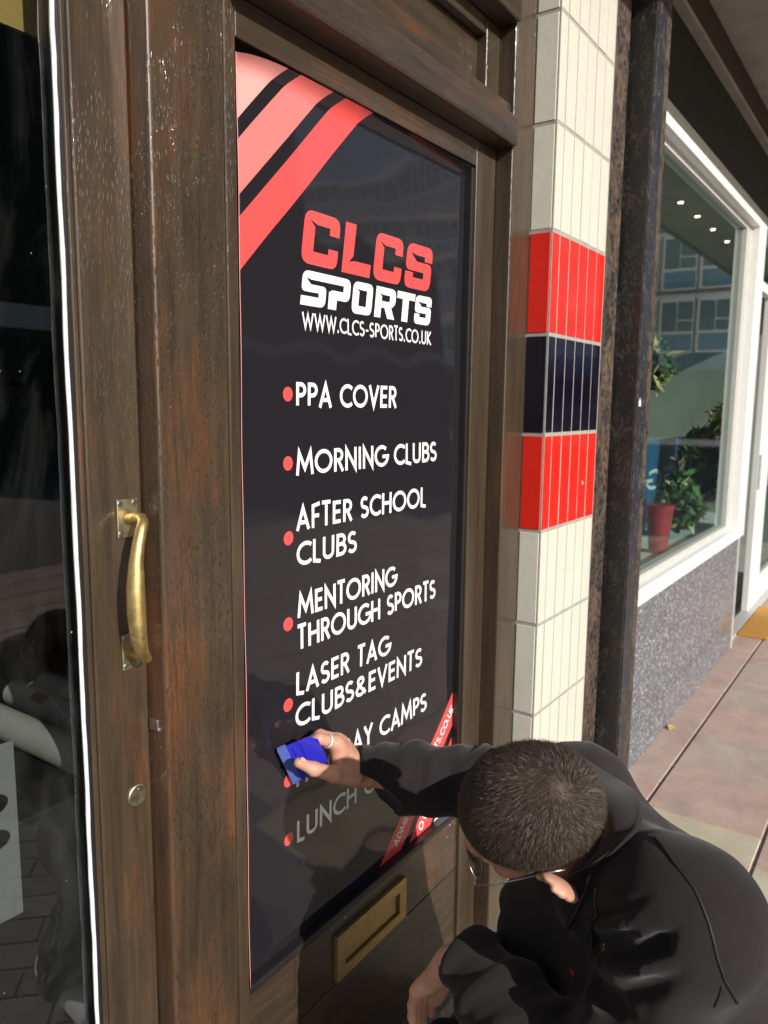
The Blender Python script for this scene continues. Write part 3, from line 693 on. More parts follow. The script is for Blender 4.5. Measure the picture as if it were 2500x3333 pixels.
# ------------------------------------------------------------------ room behind the left door
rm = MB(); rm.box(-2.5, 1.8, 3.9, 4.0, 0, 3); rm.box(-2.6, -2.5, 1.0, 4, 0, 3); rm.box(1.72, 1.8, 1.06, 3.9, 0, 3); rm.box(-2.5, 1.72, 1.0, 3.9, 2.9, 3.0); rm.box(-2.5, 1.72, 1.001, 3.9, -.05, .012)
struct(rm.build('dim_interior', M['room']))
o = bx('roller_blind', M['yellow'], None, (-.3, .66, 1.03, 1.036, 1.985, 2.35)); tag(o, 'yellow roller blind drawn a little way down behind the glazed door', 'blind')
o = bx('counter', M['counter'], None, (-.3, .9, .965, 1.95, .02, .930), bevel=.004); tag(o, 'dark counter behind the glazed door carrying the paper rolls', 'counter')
def roll(label, x, z, r_, y0, y1, mat, hole=True, lab=False):
    t = thing('paper_roll', label, 'paper roll', (x, (y0 + y1) / 2, z - r_), 'paper rolls on the counter')
    mb = MB(); n = 36
    ring = lambda y, rr: [(x + rr * math.cos(2 * math.pi * k / n), y, z + rr * math.sin(2 * math.pi * k / n)) for k in range(n)]
    seq = [ring(y0 + .12, r_ * .80), ring(y0, r_ * .84), ring(y0, r_), ring(y1, r_), ring(y1, r_ * .8)]
    for q in seq: mb.v += q
    for a in range(len(seq) - 1):
        for k in range(n): mb.f.append((a * n + k, a * n + (k + 1) % n, (a + 1) * n + (k + 1) % n, (a + 1) * n + k)); mb.mi.append(0)
    mb.build('paper', mat, t, smooth=False)
    mb = MB(); mb.tube([(x, y0 + .06, z), (x, y0 + .061, z)], r_ * .8, 24); mb.build('core_dark_disc', M['ink'], t)  # black disc painted in for the shade inside the hollow roll
    if lab:
        mb = MB(); 
        for a0 in range(95, 150, 5):
            f = lambda a, y: (x + (r_ + .0006) * math.cos(R(a)), y, z + (r_ + .0006) * math.sin(R(a)))
            for ya, yb in ((y0 + .085, y0 + .125),): mb.poly([f(a0, ya), f(a0 + 5, ya), f(a0 + 5, yb), f(a0, yb)])
        mb.build('red_label', M['rolllabel'], t)
roll('hollow grey paper roll of red label, middle of the three on the counter', .741, .9537, .0235, 1.15, 1.36, M['paper'], lab=True)
roll('short plain grey paper roll, farthest right of the three on the counter', .800, .9537, .0235, 1.16, 1.355, M['paper'])
roll('long grey paper roll, nearest the glass and the white sheet', .652, .9562, .0260, .975, 1.90, M['paper'])
st = thing('paper_sheet', 'white sheet printed with black letters hanging before the paper rolls', 'sheet', (.3, .955, .7))
mb = MB(); 
for k in range(11):
    x0_, x1_ = .0 + .047 * k, .0 + .047 * (k + 1); f = lambda x: .960 + .002 * math.sin(x * 30)
    mb.poly([(x0_, f(x0_), .80), (x1_, f(x1_), .80), (x1_, f(x1_), 1.05), (x0_, f(x0_), 1.05)])
mb.build('sheet', M['sheet'], st)
for cz in (.975, .925):
    mb = MB(); mb.poly([((.505 + .022 * math.cos(t)) * .95, .951, cz + .014 * math.sin(t)) for t in np.linspace(0, 6.283, 21)[:-1]])
    mb.build('printed_letter', M['ink'], st)

# ------------------------------------------------------------------ across the street
M['farblue'] = plain('far_blue_panel', (.12, .27, .40), .5)
ob = thing('office_building', 'white framed office block across the street, mirrored in the shop window', 'building', (32, -14, 0))
bx('wall', plain('pale_render', (.55, .56, .56), .8), ob, (32, 40, -34, 1.5, 0, 13))
mb = MB(); wins = MB()
for fl_ in range(4):
    for k in range(24):
        y0 = -33 + k * 1.43; z0 = 3.6 + fl_ * 2.4
        w_ = MB(); w_.box(31.9, 31.997, y0 + .06, y0 + 1.37, z0, z0 + 2.1); wo_ = w_.build('window', M['white'], ob)
        g_ = MB(); q4 = lambda a, b, c, d: g_.poly([(31.88, y0 + a, z0 + c), (31.88, y0 + b, z0 + c), (31.88, y0 + b, z0 + d), (31.88, y0 + a, z0 + d)])
        q4(.16, .66, .85, 1.95); q4(.76, 1.27, 1.30, 1.95); q4(.76, 1.27, .85, 1.22); g_.cur = 1; q4(.16, 1.27, .10, .72)
        p_ = g_.build('pane', [plain('far_glass', (.10, .17, .22), .15) if 'fg' not in M else M['fg'], M['farblue']], wo_)
        M.setdefault('fg', p_.data.materials[0])
bx('blue_awning', M['signblue'], ob, (31.0, 31.99, -33, 1.4, 2.9, 3.5))
bx('shop_windows', M['fascia'], ob, (31.95, 31.995, -33, 1.4, .3, 2.85))
bb = thing('brick_building', 'dark brick shop building on the opposite pavement', 'building', (12, -15, 0))
bk = N('dark_brick'); br = bk.n('TexBrick'); bk.l(bk.coord((3, 3, 3)), br.inputs['Vector']); br.inputs['Color1'].default_value = (.13, .07, .056, 1); br.inputs['Color2'].default_value = (.09, .055, .045, 1); br.inputs['Mortar'].default_value = (.09, .08, .07, 1); bk.set(Base_Color=br.outputs['Color'], Roughness=.9)
bx('wall', bk.m, bb, (5, 18.5, -19, -14, 0, 17), (18.5, 27, -19, -14.01, 0, 6.3))
bx('fascia', M['white'], bb, (5, 27, -14.2, -13.99, 3.0, 3.5))
for k in range(4): bx('window_bars', M['alu'], bb, (5.2, 18, -14.12, -14.06 + .02 * k, .75 + .34 * k, .87 + .34 * k))
bx('window', M['fascia'], bb, *[(6 + k * 3.4, 8.6 + k * 3.4, -14.1, -13.98, .5, 2.7) for k in range(6)])

#@@PERSON@@
# ------------------------------------------------------------------ the kneeling man
def V(*a): return np.array(a, np.float32)
def smin(a, b, k):
    h = np.clip(.5 + .5 * (b - a) / k, 0, 1); return b + (a - b) * h - k * h * (1 - h)
def smax(a, b, k): return -smin(-a, -b, k)
def seg(P, a, b, ra, rb=None):
    """tapered capsule"""
    rb = ra if rb is None else rb; a = V(*a); b = V(*b); ba = b - a; pa = P - a
    t = np.clip((pa @ ba) / float(ba @ ba), 0, 1)
    d = pa - t[..., None] * ba
    return np.sqrt((d * d).sum(-1)) - (ra + (rb - ra) * t)
def ell(P, c, r, rot=None):
    q = P - V(*c)
    if rot is not None: q = q @ np.array(rot, np.float32)
    r = V(*r); k0 = np.sqrt(((q / r) ** 2).sum(-1)); k1 = np.sqrt(((q / (r * r)) ** 2).sum(-1)) + 1e-9
    return k0 * (k0 - 1) / k1
def chain(P, pts, rr, k=.004):
    d = None
    for i in range(len(pts) - 1):
        e = seg(P, pts[i], pts[i + 1], rr[i], rr[i + 1]); d = e if d is None else smin(d, e, k)
    return d
def nets(fn, lo, hi, h):
    """surface nets: a closed smooth mesh of the field's zero set"""
    n = [int(math.ceil((b - a) / h)) + 1 for a, b in zip(lo, hi)]
    ax = [np.arange(n[i], dtype=np.float32) * h + lo[i] for i in range(3)]
    D = np.empty(n, np.float32)
    for i in range(0, n[0], 16):
        X, Y, Z = np.meshgrid(ax[0][i:i + 16], ax[1], ax[2], indexing='ij'); D[i:i + 16] = fn(np.stack([X, Y, Z], -1))
    S = D < 0
    c = [S[a:n[0] - 1 + a, b:n[1] - 1 + b, e:n[2] - 1 + e] for a in (0, 1) for b in (0, 1) for e in (0, 1)]
    cnt = sum(x.astype(np.int8) for x in c); act = (cnt > 0) & (cnt < 8)
    idx = np.full(act.shape, -1, np.int64); I = np.argwhere(act); idx[act] = np.arange(len(I))
    acc = np.zeros((len(I), 3), np.float64); num = np.zeros(len(I))
    cs = [(a, b, e) for a in (0, 1) for b in (0, 1) for e in (0, 1)]
    for p in cs:
        for k in range(3):
            if p[k]: continue
            q = list(p); q[k] = 1
            d0 = D[I[:, 0] + p[0], I[:, 1] + p[1], I[:, 2] + p[2]]; d1 = D[I[:, 0] + q[0], I[:, 1] + q[1], I[:, 2] + q[2]]
            cr_ = (d0 < 0) != (d1 < 0); t = np.where(cr_, d0 / np.where(cr_, d0 - d1, 1), 0)
            pt = np.tile(np.array(p, np.float64), (len(I), 1)); pt[:, k] = t
            acc[cr_] += pt[cr_]; num[cr_] += 1
    vs = (I + acc / num[:, None]) * h + np.array(lo)
    F = []
    for k in range(3):
        a, b = (k + 1) % 3, (k + 2) % 3
        sl0 = [slice(None)] * 3; sl1 = [slice(None)] * 3; sl0[k] = slice(0, n[k] - 1); sl1[k] = slice(1, n[k])
        E = np.argwhere(S[tuple(sl0)] != S[tuple(sl1)])
        E = E[(E[:, a] > 0) & (E[:, b] > 0) & (E[:, a] < n[a] - 1) & (E[:, b] < n[b] - 1)]
        def at(da, db):
            q = E.copy(); q[:, a] -= da; q[:, b] -= db; return idx[q[:, 0], q[:, 1], q[:, 2]]
        Q = np.stack([at(1, 1), at(0, 1), at(0, 0), at(1, 0)], 1)
        ins = S[E[:, 0], E[:, 1], E[:, 2]]; Q[~ins] = Q[~ins][:, ::-1]; F.append(Q)
    return vs, np.concatenate(F)
def npmesh(name, parts, mats, parent, smooth=True, mi=None):
    vs = []; fs = []; o = 0
    for v, f in parts: vs.append(v); fs.append(f + o); o += len(v)
    vs = np.concatenate(vs); fs = np.concatenate(fs)
    me = bpy.data.meshes.new(name); k = fs.shape[1]
    me.vertices.add(len(vs)); me.vertices.foreach_set('co', vs.astype(np.float32).ravel())
    me.loops.add(fs.size); me.loops.foreach_set('vertex_index', fs.astype(np.int32).ravel())
    me.polygons.add(len(fs)); me.polygons.foreach_set('loop_start', np.arange(0, fs.size, k, dtype=np.int32)); me.polygons.foreach_set('loop_total', np.full(len(fs), k, np.int32))
    for x in (mats if isinstance(mats, list) else [mats]): me.materials.append(x)
    if mi is not None: me.polygons.foreach_set('material_index', mi.astype(np.int32))
    me.update(calc_edges=True); me.validate()
    if smooth: me.polygons.foreach_set('use_smooth', [True] * len(me.polygons))
    o = bpy.data.objects.new(name, me); COL.objects.link(o)
    if parent: o.parent = parent; o.matrix_parent_inverse = Matrix.Translation(-parent.location)
    return o

man = thing('person', 'crouching man in black jacket with cropped dark hair smoothing down the poster', 'person', (1.10, .30, 0))
# head frame: F face direction, L his left, U crown
HC = V(.935, .396, .954)
rt, up_, vw = V(*cr), V(*cu), V(.811, .343, -.474)
HC = HC - rt * .005 - up_ * .006
Fh = -rt * .86 - up_ * .27 + vw * .47; Fh /= np.linalg.norm(Fh)
Uh = -vw * .88 + up_ * .42; Uh -= Fh * (Uh @ Fh); Uh /= np.linalg.norm(Uh); Lh = np.cross(Uh, Fh)
HM = np.stack([Fh, Lh, Uh], 1).astype(np.float32)           # local -> world columns
def toL(P): return (P - HC) @ HM
def toW(p): return HC + HM @ V(*p)
CR = ((-.006, 0, .012), (.098, .0765, .086))
def cran(q): return ell(q, *CR)
def ear(q, s):
    a = R(46); q = (q - V(-.008, s * (.080 if s > 0 else .071), -.028)) * V(1, s, 1) / (1.28 if s > 0 else .95)
    x = q[..., 0] * math.cos(a) - q[..., 1] * math.sin(a) * -1; x = q[..., 0] * math.cos(a) - q[..., 1] * math.sin(a)
    y = q[..., 0] * math.sin(a) + q[..., 1] * math.cos(a); z = q[..., 2]
    x = x + .008
    Q = np.stack([x, y - .006, z], -1)
    d = ell(Q, (0, 0, 0), (.0165, .0062, .028)); d = smax(d, -ell(Q, (.003, .0065, .003), (.0105, .0075, .019)), .003)
    for k in range(11):
        t0, t1 = R(-30 + 25 * k), R(-30 + 25 * (k + 1))
        p0 = (-.0165 * math.sin(t0 + 1.2) * 1, .004, .028 * math.cos(t0 + 1.2)); p1 = (-.0165 * math.sin(t1 + 1.2), .004, .028 * math.cos(t1 + 1.2))
        d = smin(d, seg(Q, p0, p1, .0034), .004)
    return smin(d, ell(Q, (.004, .001, -.027), (.009, .005, .010)), .005)
NB = (1.045, .375, .845)
nbl = tuple((V(*NB) - HC) @ HM)
def head(P):
    q = toL(P); d = cran(q)
    d = smin(d, ell(q, (.042, 0, -.040), (.054, .060, .074)), .03)
    d = smin(d, ell(q, (.052, 0, -.098), (.036, .040, .026)), .03)
    d = smin(d, seg(q, (.090, -.026, .002), (.090, .026, .002), .012), .02)
    for s in (-1, 1):
        d = smax(d, -ell(q, (.104, s * .032, -.020), (.014, .017, .011)), .008)
        d = smin(d, ell(q, (.087, s * .031, -.020), (.012, .014, .010)), .003)
        d = smin(d, ell(q, (.070, s * .046, -.048), (.022, .016, .018)), .02)
    d = smin(d, chain(q, [(.094, 0, -.012), (.108, 0, -.040), (.110, 0, -.048)], [.007, .010, .011], .006), .012)
    for s in (-1, 1): d = smin(d, ell(q, (.100, s * .012, -.050), (.009, .008, .007)), .006)
    d = smin(d, ell(q, (.093, 0, -.074), (.012, .024, .006)), .006); d = smin(d, ell(q, (.091, 0, -.083), (.011, .021, .006)), .006)
    for s in (-1, 1): d = smin(d, ear(q, s), .004)
    neck = seg(q, (-.020, 0, -.065), nbl, .050, .060)
    return smin(d, neck, .016)
r_ = .21
body_parts = [nets(head, HC - V(.17, .17, .18), HC + V(.20, .17, .17), .0024)]

# joints
NK, CH, PE = V(1.060, .340, .840), V(1.100, .258, .70), V(1.185, .140, .42)
RS, RE, RW = V(1.215, .430, .835), V(1.270, .655, .765), V(1.130, .838, .790)
LS, LE, LW = V(.950, .192, .858), V(.884, .268, .625), V(.957, .522, .645)
# right hand on the blue squeegee: thumb towards the viewer, fingers over the far side
def rhand(P):
    M_ = {'i': (1.066, .846, .873), 'm': (1.086, .858, .868), 'r': (1.104, .864, .856), 'p': (1.120, .864, .840)}
    d = chain(P, [RW + V(.02, -.004, -.004), RW, (1.108, .840, .806)], [.027, .026, .026], .01)
    for k, rr in (('i', .0135), ('m', .0135), ('r', .013), ('p', .012)): d = smin(d, chain(P, [(1.112, .842, .803), M_[k]], [.020, rr], .01), .014)
    fing = {'i': [M_['i'], (1.028, .857, .892), (1.004, .872, .879), (.994, .880, .866)], 'm': [M_['m'], (1.046, .868, .890), (1.018, .878, .878), (1.006, .882, .862)],
            'r': [M_['r'], (1.068, .874, .876), (1.040, .880, .866), (1.028, .884, .850)], 'p': [M_['p'], (1.092, .874, .852), (1.070, .880, .842), (1.058, .883, .832)]}
    for k, pts in fing.items():
        s = .92 if k == 'p' else 1
        d = smin(d, chain(P, pts, [.0118 * s, .0104 * s, .0090 * s, .0072 * s], .004), .006)
    th = chain(P, [(1.088, .826, .806), (1.034, .826, .830), (.993, .840, .853), (.966, .852, .872)], [.021, .0145, .0118, .0088], .008)
    d = smin(d, th, .012)
    d = smin(d, chain(P, [(1.062, .838, .822), (1.066, .846, .862)], [.012, .011]), .016)     # web between thumb and index
    return d
body_parts.append(nets(rhand, V(.94, .78, .74), V(1.20, .905, .92), .00165))
# left hand, hanging relaxed over the knee
LA = -rt * .52 + vw * .45 - up_ * .42; LA /= np.linalg.norm(LA)                  # wrist to knuckles
LT = -vw - LA * (-vw @ LA); LT /= np.linalg.norm(LT)                              # towards the little finger, viewer side
def lhand(P):
    W0, W1 = LW - LA * .05, LW + LA * .015
    d = chain(P, [LW - LA * .035, LW, W1], [.024, .025, .025], .01)
    dn = V(.03, .03, -1.); dn /= np.linalg.norm(dn); cu_ = V(.10, -.10, -1.); cu_ /= np.linalg.norm(cu_)
    for k, (o_, l_, r0) in enumerate(((-.030, .078, .0125), (-.010, .082, .0130), (.011, .078, .0125), (.029, .070, .0115))):
        b = W1 + LA * l_ * .92 + LT * o_
        d = smin(d, chain(P, [W1 + LT * o_ * .5, b], [.019, r0], .01), .014)
        f1 = LA * .45 + dn * .75; f1 /= np.linalg.norm(f1); q = (1.0, 1.08, 1.02, .82)[k]
        p1 = b + f1 * .036 * q; p2 = p1 + dn * .026 * q; p3 = p2 + cu_ * .021 * q
        d = smin(d, chain(P, [b, p1, p2, p3], [r0 * .92, .0100 * min(q, 1), .0090 * min(q, 1), .0072 * min(q, 1)], .004), .005)
    T0 = W1 - LT * .020 + LA * .012; th = chain(P, [T0, T0 - LT * .026 + LA * .020 - up_ * .012, T0 - LT * .030 + LA * .050 - up_ * .030, T0 - LT * .024 + LA * .066 - up_ * .050], [.018, .0135, .0112, .0085], .006)
    return smin(d, th, .010)
body_parts.append(nets(lhand, V(.85, .44, .44), V(1.06, .72, .70), .0017))
def limbs(P):
    d = chain(P, [NB, NK, CH, PE], [.050, .06, .09, .11], .03)
    d = smin(d, chain(P, [RS, RE, RW], [.045, .036, .024], .02), .03); d = smin(d, chain(P, [NK, RS], [.05, .045]), .03)
    d = smin(d, chain(P, [LS, LE, LW], [.045, .036, .023], .02), .03); d = smin(d, chain(P, [NK, LS], [.05, .045]), .03)
    d = smin(d, chain(P, [PE, (.955, .43, .46), (.985, .22, .08)], [.09, .05, .035], .02), .03)
    return smin(d, chain(P, [PE, (1.12, .60, .275), (1.21, .28, .07)], [.09, .05, .035], .02), .03)
body_parts.append(nets(limbs, V(.78, .0, .02), V(1.38, .90, .95), .007))
body = npmesh('body', body_parts, M['skin'], man)

# nails
def nail(c, d, n_, l_, w_):
    d = Vector(d).normalized(); n_ = Vector(n_); n_ = (n_ - d * n_.dot(d)).normalized(); s = d.cross(n_); mb = MB(); c = Vector(c); G = []
    for i in range(6):
        t = -1 + 2 * i / 5
        for j in range(7):
            u = -1 + 2 * j / 6; ww = w_ * (1 - .35 * max(0, abs(t)) ** 4)
            mb.v.append(tuple(c + d * (t * l_) + s * (u * ww) + n_ * (.0012 - .0026 * u * u - .0012 * max(0, t) * 0)))
    for i in range(5):
        for j in range(6):
            a = i * 7 + j; mb.f.append((a, a + 1, a + 8, a + 7)); mb.mi.append(0)
    mb.build('thumb_nail', M['nail'], man, smooth=True)
nail((.9695, .8445, .8765), (-.026, .012, .019), (-.45, -.75, .30), .0058, .0050)
# ring on the index finger
mb = MB(); c0 = Vector((1.047, .8515, .8825)); dd = (Vector((1.028, .857, .892)) - Vector((1.066, .846, .873))).normalized(); a_ = dd.orthogonal().normalized(); b_ = dd.cross(a_)
rg = [(c0 + dd * o_ + a_ * (q * math.cos(t)) + b_ * (q * math.sin(t))) for t in np.linspace(0, 2 * math.pi, 33)[:-1] for o_, q in ((-.0022, .0118), (-.0022, .0132), (.0022, .0132), (.0022, .0118))]
mb.v = [tuple(p) for p in rg]
for k in range(32):
    for j in range(4):
        a, b = k * 4 + j, k * 4 + (j + 1) % 4; c, d_ = ((k + 1) % 32) * 4 + (j + 1) % 4, ((k + 1) % 32) * 4 + j; mb.f.append((a, b, c, d_)); mb.mi.append(0)
mb.build('finger_ring', plain('silver_ring', (.62, .62, .60), .22), man, smooth=False)

# ---- clothes
def nz(P, s, seed):                     # cheap smooth wobble for cloth
    r = np.random.default_rng(seed); o = 0
    for k in range(5):
        d = r.normal(size=3); d /= np.linalg.norm(d); ph = r.uniform(0, 6.28); f_ = s * (1 + .6 * k)
        o = o + np.sin((P @ d.astype(np.float32)) * f_ + ph + 1.3 * np.sin((P @ np.roll(d, 1).astype(np.float32)) * f_ * .6)) / (1 + .6 * k)
    return o
def folds(P, a, b, spacing, depth, ph=0, twist=None):
    """ridges across a sleeve, strongest near b"""
    a = V(*a); b = V(*b); ba = b - a; L = float(np.linalg.norm(ba)); u = ((P - a) @ (ba / L))
    tw = V(*twist) if twist else V(0, 0, 1)
    wv = np.sin(2 * math.pi * (u + .35 * (P @ tw)) / spacing + ph + .8 * np.sin(P[..., 0] * 40 + P[..., 2] * 31))
    return -depth * np.maximum(wv, -.4)
COLA = (HC - Uh * .035) - NK; COLA = (COLA / np.linalg.norm(COLA)).astype(np.float32)
CF = Fh - COLA * (Fh @ COLA); CF = (CF / np.linalg.norm(CF)).astype(np.float32); CL = np.cross(COLA, CF)
CB = NK - COLA * .02 - CF * .004
def colrad(h): return .088 - .12 * np.clip(h, -.02, .1)
def collar(P):
    h = (P - CB) @ COLA; rad = P - CB - h[..., None] * COLA
    rr = np.sqrt((rad * rad).sum(-1)); an = np.arctan2(rad @ CL, rad @ CF)
    d = np.abs(rr - colrad(h)) - .0060
    d = smax(smax(d, h - .060, .006), -h - .03, .01)
    return smax(d, .6 * rr * (.62 - np.abs(an)), .006)
FR = V(1.078, .428, .685)
CREASE = [([(.931, .300, .790), (.858, .244, .868), (.853, .222, .890)], [.010, .011, .003]), ([(.897, .283, .801), (.855, .227, .855), (.858, .198, .882), (.861, .186, .900)], [.010, .014, .012, .002]),
          ([(.857, .232, .799), (.846, .200, .829), (.850, .171, .859)], [.010, .013, .002]), ([(.886, .285, .766), (.855, .250, .779), (.852, .226, .775)], [.016, .020, .006]), ([(.905, .290, .850), (.869, .242, .903), (.876, .216, .928)], [.008, .009, .001])]
RIDGE = [([(.905, .286, .812), (.861, .243, .876), (.862, .226, .894)], [.007, .009, .003]), ([(.876, .266, .834), (.860, .221, .875)], [.009, .010]), ([(.869, .257, .818), (.852, .217, .850), (.857, .190, .873)], [.010, .011, .004])]
LAPEL = [(1.010, .300, .900), (.968, .318, .872), (.972, .338, .800)]
def jacket(P):
    d = chain(P, [NK - V(0, 0, .02), CH + V(.0, .0, .03), CH, PE], [.080, .128, .142, .160], .05)
    d = smin(d, chain(P, [RS, NK, LS], [.070, .070, .080], .04), .05)
    d = smin(d, seg(P, RS, CH, .08, .12), .05); d = smin(d, seg(P, LS, CH, .095, .125), .05)
    d = smin(d, chain(P, [NK + V(.0, .04, -.06), FR, FR + V(.06, -.06, -.25)], [.06, .070, .08], .04), .05)
    ra = chain(P, [RS, RE, RE * .45 + RW * .55, RW + V(-.004, -.002, .002)], [.074, .066, .064, .052], .03)
    ra = ra + folds(P, RS, RW, .050, .0050, 0, (.3, -.2, .4)) * .8
    la = chain(P, [LS, LE, LE * .4 + LW * .6, LW - LA * .022], [.078, .066, .058, .048], .03)
    la = la + folds(P, LE, LW, .075, .0055, 2.0, (.8, -.2, .5))
    d = smin(d, ra, .035); d = smin(d, la, .026)
    # creases at the crook of the left elbow and the lying hood
    d = smin(d, chain(P, LAPEL, [.030, .026, .022], .01), .03)
    for g, r_g in RIDGE: d = smin(d, chain(P, g, r_g, .003), .012)
    for g, r_g in CREASE: d = smax(d, -chain(P, g, r_g, .003), .010)
    d = smin(d, seg(P, NK, NK + COLA * .055, .080, .066), .02)
    d = d + .0016 * nz(P, 15, 3)
    # open cuffs
    for Wp, E_ in ((RW + V(-.004, -.002, .002), RE), (LW - LA * .022, LE)):
        ax = Wp - E_; ax = (ax / np.linalg.norm(ax)).astype(np.float32); h = (P - Wp) @ ax; rad = P - Wp - h[..., None] * ax
        rr = np.sqrt((rad * rad).sum(-1)); near = rr < .11
        d = np.where(near & (h > -.02), smax(d, h - .004, .006), d)
        d = np.where(near, smax(d, -np.maximum(rr - .038, -h - .035), .004), d)
    q = toL(P)
    d = smax(d, -seg(q, (-.028, 0, -.04), nbl, .072, .066), .006)
    d = smin(d, collar(P), .012)
    return smax(d, -np.minimum(ell(q, CR[0], (.106, .085, .095)), ell(q, (.03, 0, -.04), (.08, .075, .09))), .004)
jk = npmesh('jacket', [nets(jacket, V(.72, -.12, .20), V(1.46, .90, 1.06), .0050)], M['jacket'], man)
# seams and zip lie on the cloth
from mathutils.bvhtree import BVHTree
jm = jk.data; bvh = BVHTree.FromPolygons([v.co.copy() for v in jm.vertices], [tuple(p.vertices) for p in jm.polygons])
def on_cloth(pts, n=14, lift=.0006):
    out = []
    for a, b in zip(pts[:-1], pts[1:]):
        for k in range(n): 
            p = Vector(a).lerp(Vector(b), k / n); c, nn, _, _ = bvh.find_nearest(p); out.append(c + nn * lift)
    return out
seamm = plain('seam_thread', (.012, .011, .012), .6)
zipm = plain('zip_piping', (.028, .027, .028), .35)
LSl = LS + V(-.04, -.06, .07)
for pts, r_s in (([(.960, .239, .950), (.912, .202, .952), (.892, .172, .939), (.878, .153, .914), (.869, .140, .884), (.873, .132, .858), (.902, .119, .812)], .0017), ([(.871, .133, .851), (.876, .140, .814)], .0012)):
    mb = MB(); mb.tube(on_cloth(pts, 14, .0003), r_s, 6); mb.build('seam', seamm, man, smooth=True)
# the hood lies open behind the neck
HO = [(1.181, .414, .923), (1.167, .377, .916), (1.170, .350, .905), (1.135, .314, .917), (1.074, .284, .926), (1.003, .266, .935), (.973, .273, .934), (.947, .285, .920), (.945, .308, .892)]
mb = MB(); nj = 7
for i_, p in enumerate(HO):
    an = R(-95 - 190 * i_ / (len(HO) - 1)); inn = CB + COLA * .108 + (CF * math.cos(an) + CL * math.sin(an)) * .060
    p = V(*p); vv = V(0, 0, 1.5) - p; vv = vv / np.linalg.norm(vv); outp = p + vv * (.022 + .006 * math.sin(i_ * 2.1))
    for j_ in range(nj):
        t = j_ / (nj - 1); q = inn * (1 - t) + outp * t + vv * (.020 * math.sin(math.pi * min(1, t * 1.15))) + vv * .004 * math.sin(9 * t + i_ * 1.3)
        mb.v.append(tuple(float(x) for x in q))
for i_ in range(len(HO) - 1):
    for j_ in range(nj - 1):
        a = i_ * nj + j_; mb.f.append((a, a + 1, a + nj + 1, a + nj)); mb.mi.append(0)
ho = mb.build('hood', M['jacket'], man, smooth=True)
md = ho.modifiers.new('thick', 'SOLIDIFY'); md.thickness = .006; md.offset = 0
md = ho.modifiers.new('smooth', 'SUBSURF'); md.levels = 2; md.render_levels = 2
for pts, r_s in (([(1.000, .290, .915), (.975, .295, .905), (.950, .300, .885), (.934, .310, .866), (.941, .320, .837), (.958, .336, .799), (.968, .346, .774)], .0030), ([(.922, .292, .880), (.909, .293, .845), (.925, .300, .820), (.935, .308, .775)], .0022)):
    mb = MB(); mb.tube(on_cloth(pts, 10, .0015), r_s, 8); mb.build('zip', zipm, man, smooth=True)
mb = MB(); c_, n_l, _, _ = bvh.find_nearest(Vector((.965, .340, .705)))
for k in range(4):
    p = c_ + n_l * .0012 + Vector((.004 * k - .006, .003 * k - .004, .0)); mb.tube([p, p + Vector((.003, -.001, .006))], .0012, 5)
mb.build('red_logo', M['red'], man)

def trousers(P):
    KR, KL = V(1.120, .60, .275), V(.955, .43, .46)
    d = chain(P, [PE + V(0, .0, -.05), PE + V(0, .02, -.1)], [.165, .16], .05)
    d = smin(d, chain(P, [PE + V(-.08, .02, -.06), KL, (.985, .235, .13), (.985, .215, .07)], [.115, .074, .058, .062], .04), .05)
    d = smin(d, chain(P, [PE + V(.06, .04, -.09), KR, (1.20, .33, .10), (1.21, .28, .06)], [.115, .080, .06, .06], .04), .05)
    return d + .003 * nz(P, 30, 11) + folds(P, (.95, .44, .4), (.985, .215, .05), .05, .003)
npmesh('trousers', [nets(trousers, V(.80, -.16, .03), V(1.45, .73, .60), .007)], M['trousers'], man)
def shoe(P, a, t):
    a = V(*a); t = V(*t); t = t / np.linalg.norm(t); s_ = V(-t[1], t[0], 0)
    q = np.stack([(P - a) @ t, (P - a) @ s_, P[..., 2]], -1)
    d = smin(seg(q, (-.06, 0, .055), (.15, 0, .038), .042, .034), seg(q, (-.05, 0, .085), (.02, 0, .075), .040, .036), .02)
    return smax(smax(d, -(P[..., 2] - .004), .004), P[..., 2] - .115, .01)
for a, t in (((.985, .215, 0), (-.12, .95, 0)), ((1.21, .28, 0), (-.1, .95, 0))):
    npmesh('shoe', [nets(lambda P: shoe(P, a, t), V(a[0] - .16, a[1] - .16, 0), V(a[0] + .16, a[1] + .26, .13), .004)], M['shoe'], man)
mb = MB(); 
for ox in (0, .018):
    mb.tube([(.885 + ox * .3, .40 + ox, .42), (.905 + ox * .3, .335 + ox, .30), (.925 + ox * .3, .255 + ox, .16), (.925 + ox * .3, .222 + ox, .09)], (.004), 6)
mb.build('side_stripe', M['stripe'], man)

